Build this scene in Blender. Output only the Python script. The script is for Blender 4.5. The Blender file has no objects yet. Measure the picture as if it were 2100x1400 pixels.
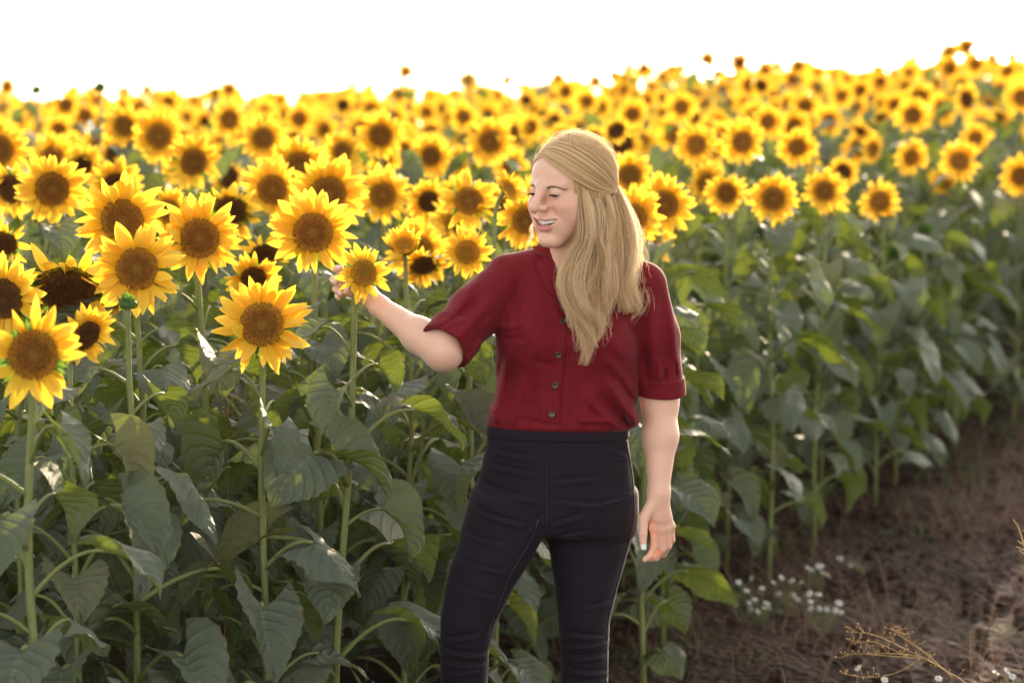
import bpy, math, random
import numpy as np
from mathutils import Vector, Matrix, Quaternion, Euler
R = math.radians
random.seed(7); rng = np.random.default_rng(11)
S = bpy.context.scene
COL = S.collection

# ------------------------------------------------------------------ camera, sky, sun, exposure
FPX, CAMZ, HORY = 4958.0, 1.75, 215.0          # focal length and horizon row in the photograph's pixels
PITCH = math.atan((700 - HORY) / FPX)
camd = bpy.data.cameras.new('camera'); cam = bpy.data.objects.new('camera', camd); COL.objects.link(cam)
cam.location = (0, 0, CAMZ); cam.rotation_euler = (R(90) - PITCH, 0, 0)
camd.sensor_width = 36; camd.lens = FPX / 2100 * 36
camd.clip_start = .1; camd.clip_end = 6000
camd.dof.use_dof = True; camd.dof.focus_distance = 5.42; camd.dof.aperture_fstop = 3.0
camd.dof.aperture_blades = 0
S.camera = cam
SUN_AZ, SUN_EL = R(17), R(12.8)                   # to the right of straight ahead, above the horizon
W = bpy.data.worlds.new('World'); S.world = W; W.use_nodes = True
nt = W.node_tree; nt.nodes.clear()
sky = nt.nodes.new('ShaderNodeTexSky'); sky.sky_type = 'NISHITA'; sky.sun_disc = False
sky.sun_elevation = SUN_EL; sky.sun_rotation = SUN_AZ; sky.air_density = 1.0; sky.dust_density = 2.0; sky.ozone_density = .6
sky.altitude = 100
bg = nt.nodes.new('ShaderNodeBackground'); bg.inputs[1].default_value = .15
wo = nt.nodes.new('ShaderNodeOutputWorld')
hz = nt.nodes.new('ShaderNodeRGBToBW'); wm = nt.nodes.new('ShaderNodeMix'); wm.data_type = 'RGBA'; wm.blend_type = 'MULTIPLY'; wm.inputs[0].default_value = 1
wm.inputs[7].default_value = (1.06, .975, .855, 1)       # the whitish haze of a late summer afternoon
hm_ = nt.nodes.new('ShaderNodeMix'); hm_.data_type = 'RGBA'; hm_.inputs[0].default_value = .72
nt.links.new(sky.outputs[0], hz.inputs[0]); nt.links.new(hz.outputs[0], wm.inputs[6]); nt.links.new(sky.outputs[0], hm_.inputs[6]); nt.links.new(wm.outputs[2], hm_.inputs[7])
nt.links.new(hm_.outputs[2], bg.inputs[0]); nt.links.new(bg.outputs[0], wo.inputs[0])
sl = bpy.data.lights.new('sun', 'SUN'); sl.energy = 2.5; sl.angle = R(.6); sl.color = (1, .80, .56)
sun = bpy.data.objects.new('sun', sl); COL.objects.link(sun)
sd = Vector((math.sin(SUN_AZ) * math.cos(SUN_EL), math.cos(SUN_AZ) * math.cos(SUN_EL), math.sin(SUN_EL)))
sun.rotation_euler = sd.to_track_quat('Z', 'Y').to_euler(); sun.location = sd * 30
S.view_settings.view_transform = 'Standard'; S.view_settings.look = 'None'
S.view_settings.gamma = 1; S.view_settings.use_curve_mapping = False
S.view_settings.exposure = 2.2
S.cycles.max_bounces = 8; S.cycles.diffuse_bounces = 4; S.cycles.transmission_bounces = 6; S.cycles.transparent_max_bounces = 8
S.cycles.sample_clamp_indirect = 6

def P(px, py, Y):
    """the point at forward distance Y that the photograph shows at pixel (px, py)"""
    x = (px - 1050) / FPX; v = (700 - py) / FPX
    fy = math.cos(PITCH) + v * math.sin(PITCH); fz = -math.sin(PITCH) + v * math.cos(PITCH)
    return Vector((x * Y / fy, Y, CAMZ + fz * Y / fy))
def proj(x, y, z):
    dz = z - CAMZ
    d = y * math.cos(PITCH) - dz * math.sin(PITCH); u = y * math.sin(PITCH) + dz * math.cos(PITCH)
    return 1050 + FPX * x / d, 700 - FPX * u / d

# ------------------------------------------------------------------ helpers
def tag(o, label=None, cat=None, group=None, kind=None):
    if label: o['label'] = label
    if cat: o['category'] = cat
    if group: o['group'] = group
    if kind: o['kind'] = kind
    return o
def link(name, data, parent=None, mw=None):
    o = bpy.data.objects.new(name, data); COL.objects.link(o)
    if parent is not None: o.parent = parent
    if mw is not None: o.matrix_basis = mw
    return o
def mesh(name, V, F, mats=(), smooth=True, mi=None, col=None, tris=False):
    me = bpy.data.meshes.new(name)
    V = np.asarray(V, np.float32)
    if isinstance(F, np.ndarray):
        n, k = F.shape
        me.vertices.add(len(V)); me.vertices.foreach_set('co', V.ravel())
        me.loops.add(n * k); me.loops.foreach_set('vertex_index', F.astype(np.int32).ravel())
        me.polygons.add(n); me.polygons.foreach_set('loop_start', np.arange(0, n * k, k, dtype=np.int32))
        me.update(calc_edges=True)
    else:
        me.from_pydata(V.tolist(), [], [tuple(f) for f in F])
    for m in (mats if isinstance(mats, (list, tuple)) else [mats]): me.materials.append(m)
    if smooth: me.polygons.foreach_set('use_smooth', [True] * len(me.polygons))
    if mi is not None: me.polygons.foreach_set('material_index', np.asarray(mi, np.int32))
    if col is not None:
        a = me.color_attributes.new('col', 'FLOAT_COLOR', 'POINT')
        c = np.ones((len(V), 4), np.float32); c[:, :3] = col; a.data.foreach_set('color', c.ravel())
    me.update()
    return me
class MB:
    """collects pieces (quads) into one mesh"""
    def __init__(s): s.V = []; s.F = []; s.M = []; s.C = []; s.n = 0
    def add(s, V, F, mi=0, col=(1, 1, 1)):
        V = np.asarray(V, float); F = np.asarray(F, int)
        s.V.append(V); s.F.append(F + s.n); s.M.append(np.full(len(F), mi)); s.n += len(V)
        c = np.asarray(col, float)
        s.C.append(np.tile(c, (len(V), 1)) if c.ndim == 1 else c)
        return s
    def arrays(s): return np.vstack(s.V), np.vstack(s.F), np.concatenate(s.M), np.vstack(s.C)
    def mesh(s, name, mats, smooth=True):
        V, F, M, C = s.arrays(); return mesh(name, V, F, mats, smooth, M, C)
def grid_faces(nu, nv, wrap=False):
    f = []
    for j in range(nv - 1):
        for i in range(nu if wrap else nu - 1):
            a = j * nu + i; b = j * nu + (i + 1) % nu
            f.append((a, b, b + nu, a + nu))
    return np.array(f)
def tube(pts, rad, seg=8, flat=1.0):
    """a tube of quads along pts; its ends close to a point"""
    P_ = np.asarray(pts, float); n = len(P_); rad = np.broadcast_to(np.asarray(rad, float), (n,)).copy()
    T = np.gradient(P_, axis=0); T /= np.linalg.norm(T, axis=1)[:, None] + 1e-12
    a = np.array([0, 0, 1.]) if abs(T[0][2]) < .9 else np.array([1., 0, 0])
    N = np.cross(T[0], a); N /= np.linalg.norm(N); V = []
    for i in range(n):
        N = N - T[i] * N.dot(T[i]); N /= np.linalg.norm(N); B = np.cross(T[i], N)
        th = np.arange(seg) * 2 * np.pi / seg
        V.append(P_[i] + rad[i] * (np.cos(th)[:, None] * N + flat * np.sin(th)[:, None] * B))
    V = [np.tile(P_[0], (seg, 1))] + V + [np.tile(P_[-1], (seg, 1))]
    return np.vstack(V), grid_faces(seg, n + 2, True)
def bez(p0, p1, p2, p3, n):
    t = np.linspace(0, 1, n)[:, None]
    p0, p1, p2, p3 = map(np.asarray, (p0, p1, p2, p3))
    return (1-t)**3*p0 + 3*t*(1-t)**2*p1 + 3*t*t*(1-t)*p2 + t**3*p3
def crom(pts, n):
    """smooth polyline through pts"""
    p = np.asarray(pts, float); p = np.vstack([2*p[0]-p[1], p, 2*p[-1]-p[-2]]); m = len(p) - 3
    out = []
    for u in np.linspace(0, m - 1e-6, n):
        i = int(u); t = u - i; a, b, c, d = p[i:i+4]
        out.append(.5*((2*b)+(c-a)*t+(2*a-5*b+4*c-d)*t*t+(3*b-a-3*c+d)*t**3))
    return np.array(out)

# ------------------------------------------------------------------ materials
class Mat:
    def __init__(s, name):
        s.m = bpy.data.materials.new(name); s.m.use_nodes = True; s.t = s.m.node_tree; s.t.nodes.clear()
        s.out = s.t.nodes.new('ShaderNodeOutputMaterial')
    def n(s, typ, ins=None, **kw):
        nd = s.t.nodes.new('ShaderNode' + typ)
        for k, v in kw.items(): setattr(nd, k, v)
        for k, v in (ins or {}).items():
            if isinstance(v, bpy.types.NodeSocket): s.t.links.new(v, nd.inputs[k])
            else:
                sk = nd.inputs[k]; sk.default_value = (*v, 1) if sk.type == 'RGBA' and len(v) == 3 else v
        return nd
    def noise(s, scale, detail=3, vec=None, rough=.5):
        d = {'Scale': scale, 'Detail': detail, 'Roughness': rough}
        if vec is not None: d['Vector'] = vec
        return s.n('TexNoise', d).outputs['Fac']
    def ramp(s, fac, stops):
        r = s.n('ValToRGB', {'Fac': fac}); e = r.color_ramp.elements
        while len(e) < len(stops): e.new(.5)
        for x, (p, c) in zip(e, stops): x.position = p; x.color = (*c, 1) if len(c) == 3 else c
        return r.outputs['Color']
    def mix(s, f, a, b, mode='MIX'):
        nd = s.n('Mix', data_type='RGBA', blend_type=mode)
        for i, v in ((0, f), (6, a), (7, b)):
            if isinstance(v, bpy.types.NodeSocket): s.t.links.new(v, nd.inputs[i])
            else: nd.inputs[i].default_value = v if i == 0 else ((*v, 1) if len(v) == 3 else v)
        return nd.outputs[2]
    def math(s, op, a, b=0.0, c=None):
        nd = s.n('Math', operation=op)
        for i, v in enumerate((a, b) if c is None else (a, b, c)):
            if isinstance(v, bpy.types.NodeSocket): s.t.links.new(v, nd.inputs[i])
            else: nd.inputs[i].default_value = v
        return nd.outputs[0]
    def bump(s, h, strength, dist):
        return s.n('Bump', {'Height': h, 'Strength': strength, 'Distance': dist}).outputs[0]
    def attr(s, name='col'): return s.n('Attribute', attribute_name=name).outputs['Color']
    def obj(s): return s.n('TexCoord').outputs['Object']
    def gen(s): return s.n('TexCoord').outputs['Generated']
    def rnd(s): return s.n('ObjectInfo').outputs['Random']
    def principled(s, **kw):
        ins = {k.replace('_', ' '): v for k, v in kw.items()}
        return s.n('BsdfPrincipled', {k: ((*v, 1) if isinstance(v, tuple) and len(v) == 3 else v) for k, v in ins.items()})
    def done(s, sh):
        s.t.links.new(sh, s.out.inputs[0]); return s.m

def mat_thin(name, stops_fn, trans_fac, trans_gain, rough=.5, spec=.5, coat=0):
    """a leaf or petal: a surface that reflects and also lets light through"""
    M = Mat(name); c, tc, bmp = stops_fn(M)
    kw = dict(Base_Color=c, Roughness=rough, Specular_IOR_Level=spec)
    if bmp is not None: kw['Normal'] = bmp
    p = M.principled(**kw)
    ti = {'Color': tc}
    if bmp is not None: ti['Normal'] = bmp
    t = M.n('BsdfTranslucent', ti)
    mx = M.n('MixShader', {0: trans_fac, 1: p.outputs[0], 2: t.outputs[0]})
    return M.done(mx.outputs[0])
def leaf_nodes(M):
    sep = M.n('SeparateColor', {'Color': M.attr()}); v, au = sep.outputs[1], sep.outputs[2]   # along the blade, across it
    r = M.rnd(); o = M.obj(); n = M.noise(22, 4, o); n2 = M.noise(6, 2, o); n3 = M.noise(90, 3, o)
    ph = M.math('SUBTRACT', M.math('MULTIPLY', v, 7.0), M.math('MULTIPLY', M.math('POWER', au, 1.25), 2.3))
    d = M.math('ABSOLUTE', M.math('SUBTRACT', M.math('FRACT', M.math('ADD', ph, M.math('MULTIPLY', n, .25))), .5))
    ln = M.n('MapRange', {'Value': d, 'From Min': .0, 'From Max': .055, 'To Min': .8, 'To Max': 0.0}).outputs[0]
    mid = M.n('MapRange', {'Value': au, 'From Min': .02, 'From Max': .075, 'To Min': 1.0, 'To Max': 0.0}).outputs[0]
    net = M.n('TexVoronoi', {'Scale': 26.0, 'Vector': o}, feature='DISTANCE_TO_EDGE').outputs[0]
    nl = M.n('MapRange', {'Value': net, 'From Min': .0, 'From Max': .09, 'To Min': .35, 'To Max': 0.0}).outputs[0]
    vein = M.math('MAXIMUM', M.math('MAXIMUM', ln, mid), nl)
    base = M.ramp(r, [(0, (.088, .112, .078)), (.35, (.110, .136, .096)), (.7, (.128, .154, .112)), (.92, (.140, .150, .085)), (1, (.27, .22, .08))])
    base = M.mix(M.math('MULTIPLY', n, .5), base, (.155, .178, .135))
    base = M.mix(M.math('MULTIPLY', vein, .60), base, (.22, .26, .15))
    blot = M.ramp(n2, [(.64, (0, 0, 0)), (.72, (1, 1, 1))])
    base = M.mix(M.math('MULTIPLY', M.math('MULTIPLY', blot, n3), .8), base, (.19, .135, .075))
    edge = M.math('MULTIPLY', M.n('MapRange', {'Value': M.math('ADD', au, M.math('MULTIPLY', n2, .5)), 'From Min': 1.22, 'From Max': 1.34}).outputs[0], .8)
    base = M.mix(edge, base, (.17, .115, .045))
    tr = M.mix(M.math('MULTIPLY', vein, .5), M.mix(n, (.22, .31, .02), (.34, .41, .035)), (.12, .17, .02))
    h = M.math('ADD', M.math('MULTIPLY', M.n('MapRange', {'Value': d, 'From Min': 0.0, 'From Max': .3, 'To Min': 0.0, 'To Max': 1.0}, interpolation_type='SMOOTHSTEP').outputs[0], 1.2), M.math('ADD', M.math('MULTIPLY', n3, .35), M.math('MULTIPLY', nl, -.6)))
    return base, tr, M.bump(h, .55, .020)
LEAF = mat_thin('sunflower_leaf', leaf_nodes, .20, 1, rough=.54, spec=.5)
def petal_nodes(M):
    sep = M.n('SeparateColor', {'Color': M.attr()})       # red: distance along the petal, green: rib
    r = M.rnd()
    base = M.ramp(sep.outputs[0], [(0, (.84, .40, .016)), (.25, (.93, .57, .030)), (1, (.95, .70, .125))])
    base = M.mix(M.math('MULTIPLY', r, .35), base, (.95, .62, .05))
    base = M.mix(M.math('MULTIPLY', sep.outputs[1], .22), base, (.82, .46, .02))
    tr = M.mix(M.math('MULTIPLY', sep.outputs[1], .35), M.mix(sep.outputs[0], (.92, .46, .012), (.98, .68, .06)), (.8, .36, .01))
    return base, tr, None
PETAL = mat_thin('sunflower_petal', petal_nodes, .40, 1, rough=.55, spec=.25)
def stem_nodes(M):
    n = M.noise(40, 3, M.obj()); z = M.n('SeparateXYZ', {0: M.obj()}).outputs['Z']
    base = M.mix(n, (.19, .22, .075), (.32, .34, .13))
    b = M.bump(M.noise(300, 2, M.obj()), .5, .001)
    return base, (.25, .34, .04), b
STEM = mat_thin('sunflower_stem', stem_nodes, .22, 1, rough=.5, spec=.4)
BRACT = mat_thin('sunflower_bract', lambda M: (M.mix(M.noise(60, 2, M.obj()), (.055, .11, .03), (.11, .18, .05)), (.25, .42, .03), None), .3, 1)
def mk_disc():
    M = Mat('sunflower_disc'); v = M.attr(); n = M.noise(150, 2, M.obj())
    c = M.mix(M.math('MULTIPLY', M.rnd(), .35), v, (.08, .032, .011))
    p = M.principled(Base_Color=c, Roughness=.85, Specular_IOR_Level=.1)
    return M.done(p.outputs[0])
DISC = mk_disc()
def simple(name, c1, c2=None, rough=.7, scale=30, spec=.3, bump=0):
    M = Mat(name); col = c1
    kw = dict(Roughness=rough, Specular_IOR_Level=spec)
    kw['Base_Color'] = M.mix(M.noise(scale, 3, M.obj()), c1, c2) if c2 else c1
    if bump: kw['Normal'] = M.bump(M.noise(scale * 4, 3, M.obj()), .6, bump)
    return M.done(M.principled(**kw).outputs[0])

# ------------------------------------------------------------------ the ground
def sstep(a, b, x):
    t = np.clip((x - a) / (b - a), 0, 1); return t * t * (3 - 2 * t)
def gz(x, y):
    """height of the ground: the field climbs gently away from the camera and to the right, then falls beyond its crest"""
    x = np.asarray(x, float); y = np.asarray(y, float)
    t = np.clip(y - 7, 0, 23)
    z = .0215 * t + .056 * np.clip(np.where(x < 0, .5 * x, x), -9, 16) * np.clip((y - 8) / 12, 0, 1) * sstep(8, 13, y)
    z = np.where(y > 27, z - .045 * np.clip(y - 27, 0, 120) * sstep(27, 34, y), z)
    return z
def edge_x(y): return -.97 + .474 * (y - 4.8)                         # the field's edge, seen from above
EDX = np.array([.474, 1.]) / math.hypot(.474, 1); EDN = np.array([-EDX[1], EDX[0]])   # along it, and into the field
def ground():
    ys = np.concatenate([np.linspace(-4, 3, 12), np.linspace(3.2, 14, 150), np.linspace(14.3, 45, 90), np.geomspace(48, 5500, 24)])
    xs = np.concatenate([-np.geomspace(5500, 9, 22), np.linspace(-8.5, -3, 20), np.linspace(-2.9, 4.2, 130), np.linspace(4.4, 9, 20), np.geomspace(9.5, 5500, 22)])
    X, Y = np.meshgrid(xs, ys); Z = gz(X, Y)
    near = np.exp(-((Y - 7) / 9) ** 2) * (np.abs(X) < 9)
    nz = rng.normal(0, 1, X.shape)
    import mathutils.noise as mn
    Nn = np.array([mn.noise(Vector((a * 2.2, b * 2.2, 0))) * .6 + mn.noise(Vector((a * 7, b * 7, 3))) * .28 for a, b in zip(X.ravel(), Y.ravel())]).reshape(X.shape)
    Z = Z + near * (Nn * .05 + nz * .006)
    V = np.stack([X, Y, Z], -1).reshape(-1, 3)
    M = Mat('soil'); o = M.obj(); n = M.noise(3.5, 6, o, .65); n2 = M.noise(40, 4, o); n3 = M.noise(1.1, 2, o)
    c = M.ramp(n, [(.3, (.022, .0100, .0085)), (.5, (.036, .018, .014)), (.72, (.062, .034, .026))])
    c = M.mix(M.math('MULTIPLY', n2, .6), c, (.055, .031, .024))
    c = M.mix(M.ramp(n3, [(.5, (0, 0, 0)), (.7, (.5, .5, .5))]), c, (.075, .07, .035))
    b = M.bump(M.math('ADD', M.math('MULTIPLY', n2, .4), M.math('ADD', M.noise(12, 5, o), M.n('TexVoronoi', {'Scale': 28.0, 'Vector': o}).outputs[0])), .9, .03)
    m = M.done(M.principled(Base_Color=c, Roughness=.95, Specular_IOR_Level=.15, Normal=b).outputs[0])
    o = link('ground', mesh('ground', V, grid_faces(len(xs), len(ys)), m)); tag(o, kind='structure')
ground()

# ------------------------------------------------------------------ pieces of a sunflower
def petal_mesh(k, lo=False):
    r = random.Random(100 + k)
    nu, nv = (3, 5) if lo else (5, 9)
    L = 1.0; Wd = r.uniform(.16, .235); curl = r.uniform(-.55, .25); side = r.uniform(-.14, .14); tw = r.uniform(-.5, .5); cup = r.uniform(.1, .35)
    if k in (4, 5): curl = r.uniform(.9, 1.6)              # a petal that curls forward
    V = []; C = []
    y = z = 0; a = 0
    for j in range(nv):
        t = j / (nv - 1)
        w = Wd * (math.sin(math.pi * min(1, (t * .93 + .07)) ** .82)) ** .75 if t < 1 else .004
        w = max(w, .004)
        for i in range(nu):
            u = -1 + 2 * i / (nu - 1)
            rib = .012 * math.cos(u * 9) * (0 if lo else 1)
            zz = z + cup * w * (u * u) + rib * (1 - t) + tw * w * u * t * .6
            V.append((w * u + side * t * t, y, zz)); C.append((t, .5 + .5 * math.cos(u * 9), 0))
        a = curl * t; y += L / (nv - 1) * math.cos(a); z += L / (nv - 1) * math.sin(a)
    return mesh('petal', V, grid_faces(nu, nv), PETAL, col=np.array(C))
PET = [petal_mesh(k) for k in range(8)]; PETLO = [petal_mesh(k + 20, True) for k in range(4)]
def mesh_arrays(me):
    n = len(me.vertices); V = np.empty(n * 3, np.float32); me.vertices.foreach_get('co', V)
    F = np.array([p.vertices[:] for p in me.polygons])
    c = np.empty(n * 4, np.float32); me.color_attributes['col'].data.foreach_get('color', c)
    return V.reshape(-1, 3).astype(float), F, c.reshape(-1, 4)[:, :3].astype(float)
def xf(V, M): M = np.array(M); return V @ M[:3, :3].T + M[:3, 3]

def disc_mesh(kind, n=520):
    """kind 0 ripe brown, 1 young with a green heart, 2 old and nearly black; radius 1, facing +Z; each floret its own little cone"""
    r = random.Random(kind * 31 + n); mb = MB(); V = []; C = []
    def dome(q): return .20 * (1 - q * q) - .13 * math.exp(-(q / .28) ** 2)
    pal = [((.34, .19, .030), (.25, .100, .020), (.50, .235, .028)), ((.30, .27, .04), (.42, .19, .02), (.68, .36, .035)), ((.13, .055, .020), (.095, .040, .016), (.18, .078, .020))][kind]
    def color(q):
        if q < .3: f = q / .3; a, b = pal[0], pal[1]
        elif q < .6: f = 0; a = b = pal[1]
        else: f = min(1, (q - .6) / .35); a, b = pal[1], pal[2]
        return tuple(x * (1 - f) + y * f for x, y in zip(a, b))
    rings = 8; seg = 24; pv = []; pc = []
    for j in range(rings):
        q = j / (rings - 1)
        for i in range(seg):
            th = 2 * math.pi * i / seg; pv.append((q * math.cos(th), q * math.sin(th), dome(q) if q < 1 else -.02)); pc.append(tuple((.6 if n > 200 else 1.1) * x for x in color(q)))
    mb.add(pv, grid_faces(seg, rings, True), 0, pc)
    for i in range(n):
        q = math.sqrt((i + .5) / n); th = i * 2.399963
        x, y = q * math.cos(th), q * math.sin(th); z = dome(q)
        s = (1.05 / math.sqrt(n)) * (.8 if q < .5 else 1.05); h = s * r.uniform(.9, 1.6) * (1.0 + 1.4 * max(0, q - .62))
        c = np.array(color(q)) * r.uniform(.6, 1.5)
        ox, oy = x * .35 * q, y * .35 * q
        e1 = np.array([math.cos(th), math.sin(th), 0]); e2 = np.array([-math.sin(th), math.cos(th), 0]); b = np.array([x, y, z - .01])
        base = [b + e1 * s, b + e2 * s, b - e1 * s, b - e2 * s]; top = b + np.array([ox * h, oy * h, h])
        tops = [top + (p - b) * .35 for p in base]
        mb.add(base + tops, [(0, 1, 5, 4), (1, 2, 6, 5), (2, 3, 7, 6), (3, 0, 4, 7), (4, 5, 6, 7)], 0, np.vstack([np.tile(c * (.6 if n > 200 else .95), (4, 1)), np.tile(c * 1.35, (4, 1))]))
    return mb.mesh('disc', DISC, smooth=False)
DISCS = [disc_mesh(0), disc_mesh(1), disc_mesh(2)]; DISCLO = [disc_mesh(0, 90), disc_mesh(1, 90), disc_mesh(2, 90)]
def bract_mesh(lo=False, up=0.0, n=24):
    """the green cup and bracts behind the disc"""
    r = random.Random(5 + int(up * 10)); mb = MB(); seg = 14
    rows = [(.12, -.42), (.45, -.36), (.85, -.2), (1.02, -.03), (1.0, .02)]
    V = [(q * math.cos(2 * math.pi * i / seg), q * math.sin(2 * math.pi * i / seg), z) for q, z in rows for i in range(seg)]
    mb.add(V, grid_faces(seg, len(rows), True))
    for layer in range(1 if lo else 2):
        for k in range(n // (2 if lo else 1)):
            th = 2 * math.pi * (k + .5 * layer) / (n // (2 if lo else 1)) + r.uniform(-.08, .08); L = r.uniform(.5, .85); w = .17
            d = np.array([math.cos(th), math.sin(th), 0]); e = np.array([-math.sin(th), math.cos(th), 0]); p = d * (.88 - .1 * layer) + np.array([0, 0, -.22 - .06 * layer]); pts = []
            for j in range(4):
                t = j / 3; a = (up + r.uniform(-.1, .1)) * (1 - .2 * t) + (t - .5) * .7; ww = w * (1 - t ** 1.6) + .004
                for u in (-1, 0, 1): pts.append(p + e * ww * u + np.array([0, 0, .05 * u * u]))
                p = p + (d * math.cos(a) + np.array([0, 0, math.sin(a)])) * L / 3
            mb.add(pts, grid_faces(3, 4))
    return mb.mesh('bracts', BRACT)
BRACTS = [bract_mesh(), bract_mesh(up=.9)]; BRACTLO = bract_mesh(True)
def bud_mesh():
    mb = MB(); r = random.Random(9); seg = 12
    rows = [(.1, -.5), (.7, -.35), (1, 0), (.85, .3), (.5, .5), (.02, .55)]
    mb.add([(q * math.cos(2 * math.pi * i / seg), q * math.sin(2 * math.pi * i / seg), z) for q, z in rows for i in range(seg)], grid_faces(seg, len(rows), True))
    for layer in range(4):
        for k in range(11):
            th = 2 * math.pi * (k + .5 * (layer % 2)) / 11 + r.uniform(-.1, .1); L = r.uniform(.65, 1.0); w = .26
            d = np.array([math.cos(th), math.sin(th), 0]); e = np.array([-math.sin(th), math.cos(th), 0])
            p = d * (1.02 - .2 * layer) + np.array([0, 0, -.25 + .2 * layer]); pts = []
            for j in range(5):
                t = j / 4; a = 1.45 - (.9 - .1 * layer) * t + r.uniform(-.15, .15); ww = w * (1 - t ** 1.5) + .004
                for u in (-1, 0, 1): pts.append(p + e * ww * u)
                p = p + (d * math.cos(a) * (1 - .25 * layer) + np.array([0, 0, math.sin(a)])) * L / 4
            mb.add(pts, grid_faces(3, 5))
    return mb.mesh('bud', BRACT)
BUD = bud_mesh()

def petal_layout(r, missing=0.0, fwd=None, n=None):
    """matrices for the petals of a head of disc radius 1"""
    out = []; n = n or r.randint(19, 22)
    for layer in range(2):
        for k in range(n):
            if r.random() < missing: continue
            th = 2 * math.pi * (k + .5 * layer) / n + r.uniform(-.12, .12)
            L = r.uniform(1.05, 1.58) * (1 - .05 * layer); w = r.uniform(.85, 1.15)
            tilt = r.gauss(.06 + .16 * layer, .24)
            if r.random() < .07: tilt += r.uniform(.5, 1.0)
            if fwd is not None: tilt = r.gauss(fwd, .2)
            k_ = r.choice((0, 1, 2, 3, 6, 7)) if r.random() < .93 else r.choice((4, 5))
            M = Matrix.Rotation(th, 4, 'Z') @ Matrix.Translation((0, .90, -.04 - .05 * (1 - layer))) @ Matrix.Rotation(tilt, 4, 'X') @ Matrix.Rotation(r.gauss(0, .45), 4, 'Y') @ Matrix.Rotation(r.gauss(0, .13), 4, 'Z') @ Matrix.Diagonal((L * w, L, L, 1))
            out.append((k_, M))
    return out
def joined_petals(k):
    r = random.Random(400 + k); mb = MB()
    for kk, M in petal_layout(r, .04):
        V, F, c = mesh_arrays(PETLO[kk % 4]); mb.add(xf(V, M), F, 0, c)
    return mb.mesh('petals', PETAL)
PETALSETS = [joined_petals(k) for k in range(6)]

def leaf_mesh(k, lo=False):
    """a heart-shaped leaf on its stalk; the stalk starts at the origin and runs out along +X; blade length 1"""
    r = random.Random(700 + k); mb = MB(); nu, nv = (5, 6) if lo else (15, 21)
    rise = r.uniform(.25, .70); reach = r.uniform(.6, 1.05); droop0 = r.uniform(-.1, .7); droop = r.uniform(.5, 1.3)
    fold = r.choice((-.35, -.1, .25, .5, .75)) + r.uniform(-.1, .1); wav = r.uniform(.03, .085); ph = r.uniform(0, 6); Wd = r.uniform(.36, .46); twist = r.uniform(-.6, .6); roll = r.uniform(-.5, .5)
    end = np.array([reach, 0, rise])
    pts = bez((0, 0, 0), (reach * .35, 0, rise * .75), (reach * .7, 0, rise * 1.12), end, 5 if lo else 9)
    V, F = tube(pts, np.linspace(.036, .024, len(pts)), 5 if lo else 6); mb.add(V, F, 1, (.6, 0, 0))
    a = -droop0; p = end.copy(); rows = []; tx = np.array([0., 1, 0])
    BV = []; BC = []
    for j in range(nv):
        v = j / (nv - 1); aa = -(droop0 + droop * v ** .8)
        d = np.array([math.cos(aa), 0, math.sin(aa)]); up = np.array([-math.sin(aa), 0, math.cos(aa)])
        if j: p = p + d / (nv - 1)
        w = Wd * (math.sin(math.pi * min(1, .16 + .84 * v) ** .66) ** (.80 + .45 * v)) if v < 1 else .004
        w = max(w, .006)
        rr = roll + twist * v; side = tx * math.cos(rr) + up * math.sin(rr); upr = up * math.cos(rr) - tx * math.sin(rr)
        for i in range(nu):
            u = -1 + 2 * i / (nu - 1); au = abs(u)
            ser = 1 + (.045 * ((j % 2) * 2 - 1) if au > .99 and 0 < j < nv - 1 else 0)
            back = -.40 * au ** 1.7 * (1 - v) ** 3 + .13 * au * (1 - v) ** .5 * v
            vein = math.cos((v * 5.2 - au * 1.3) * 2 * math.pi) ** 6 * .8 if .12 < au else 0
            mid = math.exp(-(au / .09) ** 2)
            h = fold * w * au ** 1.2 + wav * math.sin(v * 11 + ph + (2 if u > 0 else 0)) * au ** 2 - .026 * mid - .018 * vein * (1 - au * .6) + .012 * math.sin(u * 7 + v * 9 + ph) + .02 * math.sin(au * math.pi) * math.cos(v * 16)
            BV.append(p + side * (w * u * ser) + d * back + upr * h); BC.append((max(mid, vein * .5 * (1 - .5 * au)), v, au))
    mb.add(BV, grid_faces(nu, nv), 0, np.array(BC))
    return mb.mesh('leaf', [LEAF, STEM])
LEAVES = [leaf_mesh(k) for k in range(14)]; LEAFLO = [leaf_mesh(k, True) for k in range(14)]

def leaf_layout(r, h, dens=1.0, top=.93, big=1.0):
    """(which leaf, matrix) for the leaves of a plant of height h"""
    out = []; n = int(h / .062 * dens); th = r.uniform(0, 6.28)
    for k in range(n):
        t = (k + r.uniform(-.3, .3)) / n; z = h * (.10 + (top - .10) * t)
        th += 2.4 + r.uniform(-.5, .5)
        s = big * r.uniform(.8, 1.2) * (.072 + .098 * math.sin(math.pi * min(1, .20 + .66 * t)))
        out.append((r.randrange(14), Matrix.Translation((0, 0, z)) @ Matrix.Rotation(th, 4, 'Z') @ Matrix.Rotation(r.uniform(-.15, .15), 4, 'X') @ Matrix.Scale(s, 4)))
    return out
def joined_foliage(k):
    r = random.Random(900 + k); mb = MB()
    for kk, M in leaf_layout(r, 1.0, 1.15):
        V, F, c = mesh_arrays(LEAFLO[kk])
        me = LEAFLO[kk]; mi = np.array([p.material_index for p in me.polygons])
        mb.add(xf(V, M), F, 0, c)
    return mb.mesh('foliage', [LEAF])
FOLIAGE = [joined_foliage(k) for k in range(6)]

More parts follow.
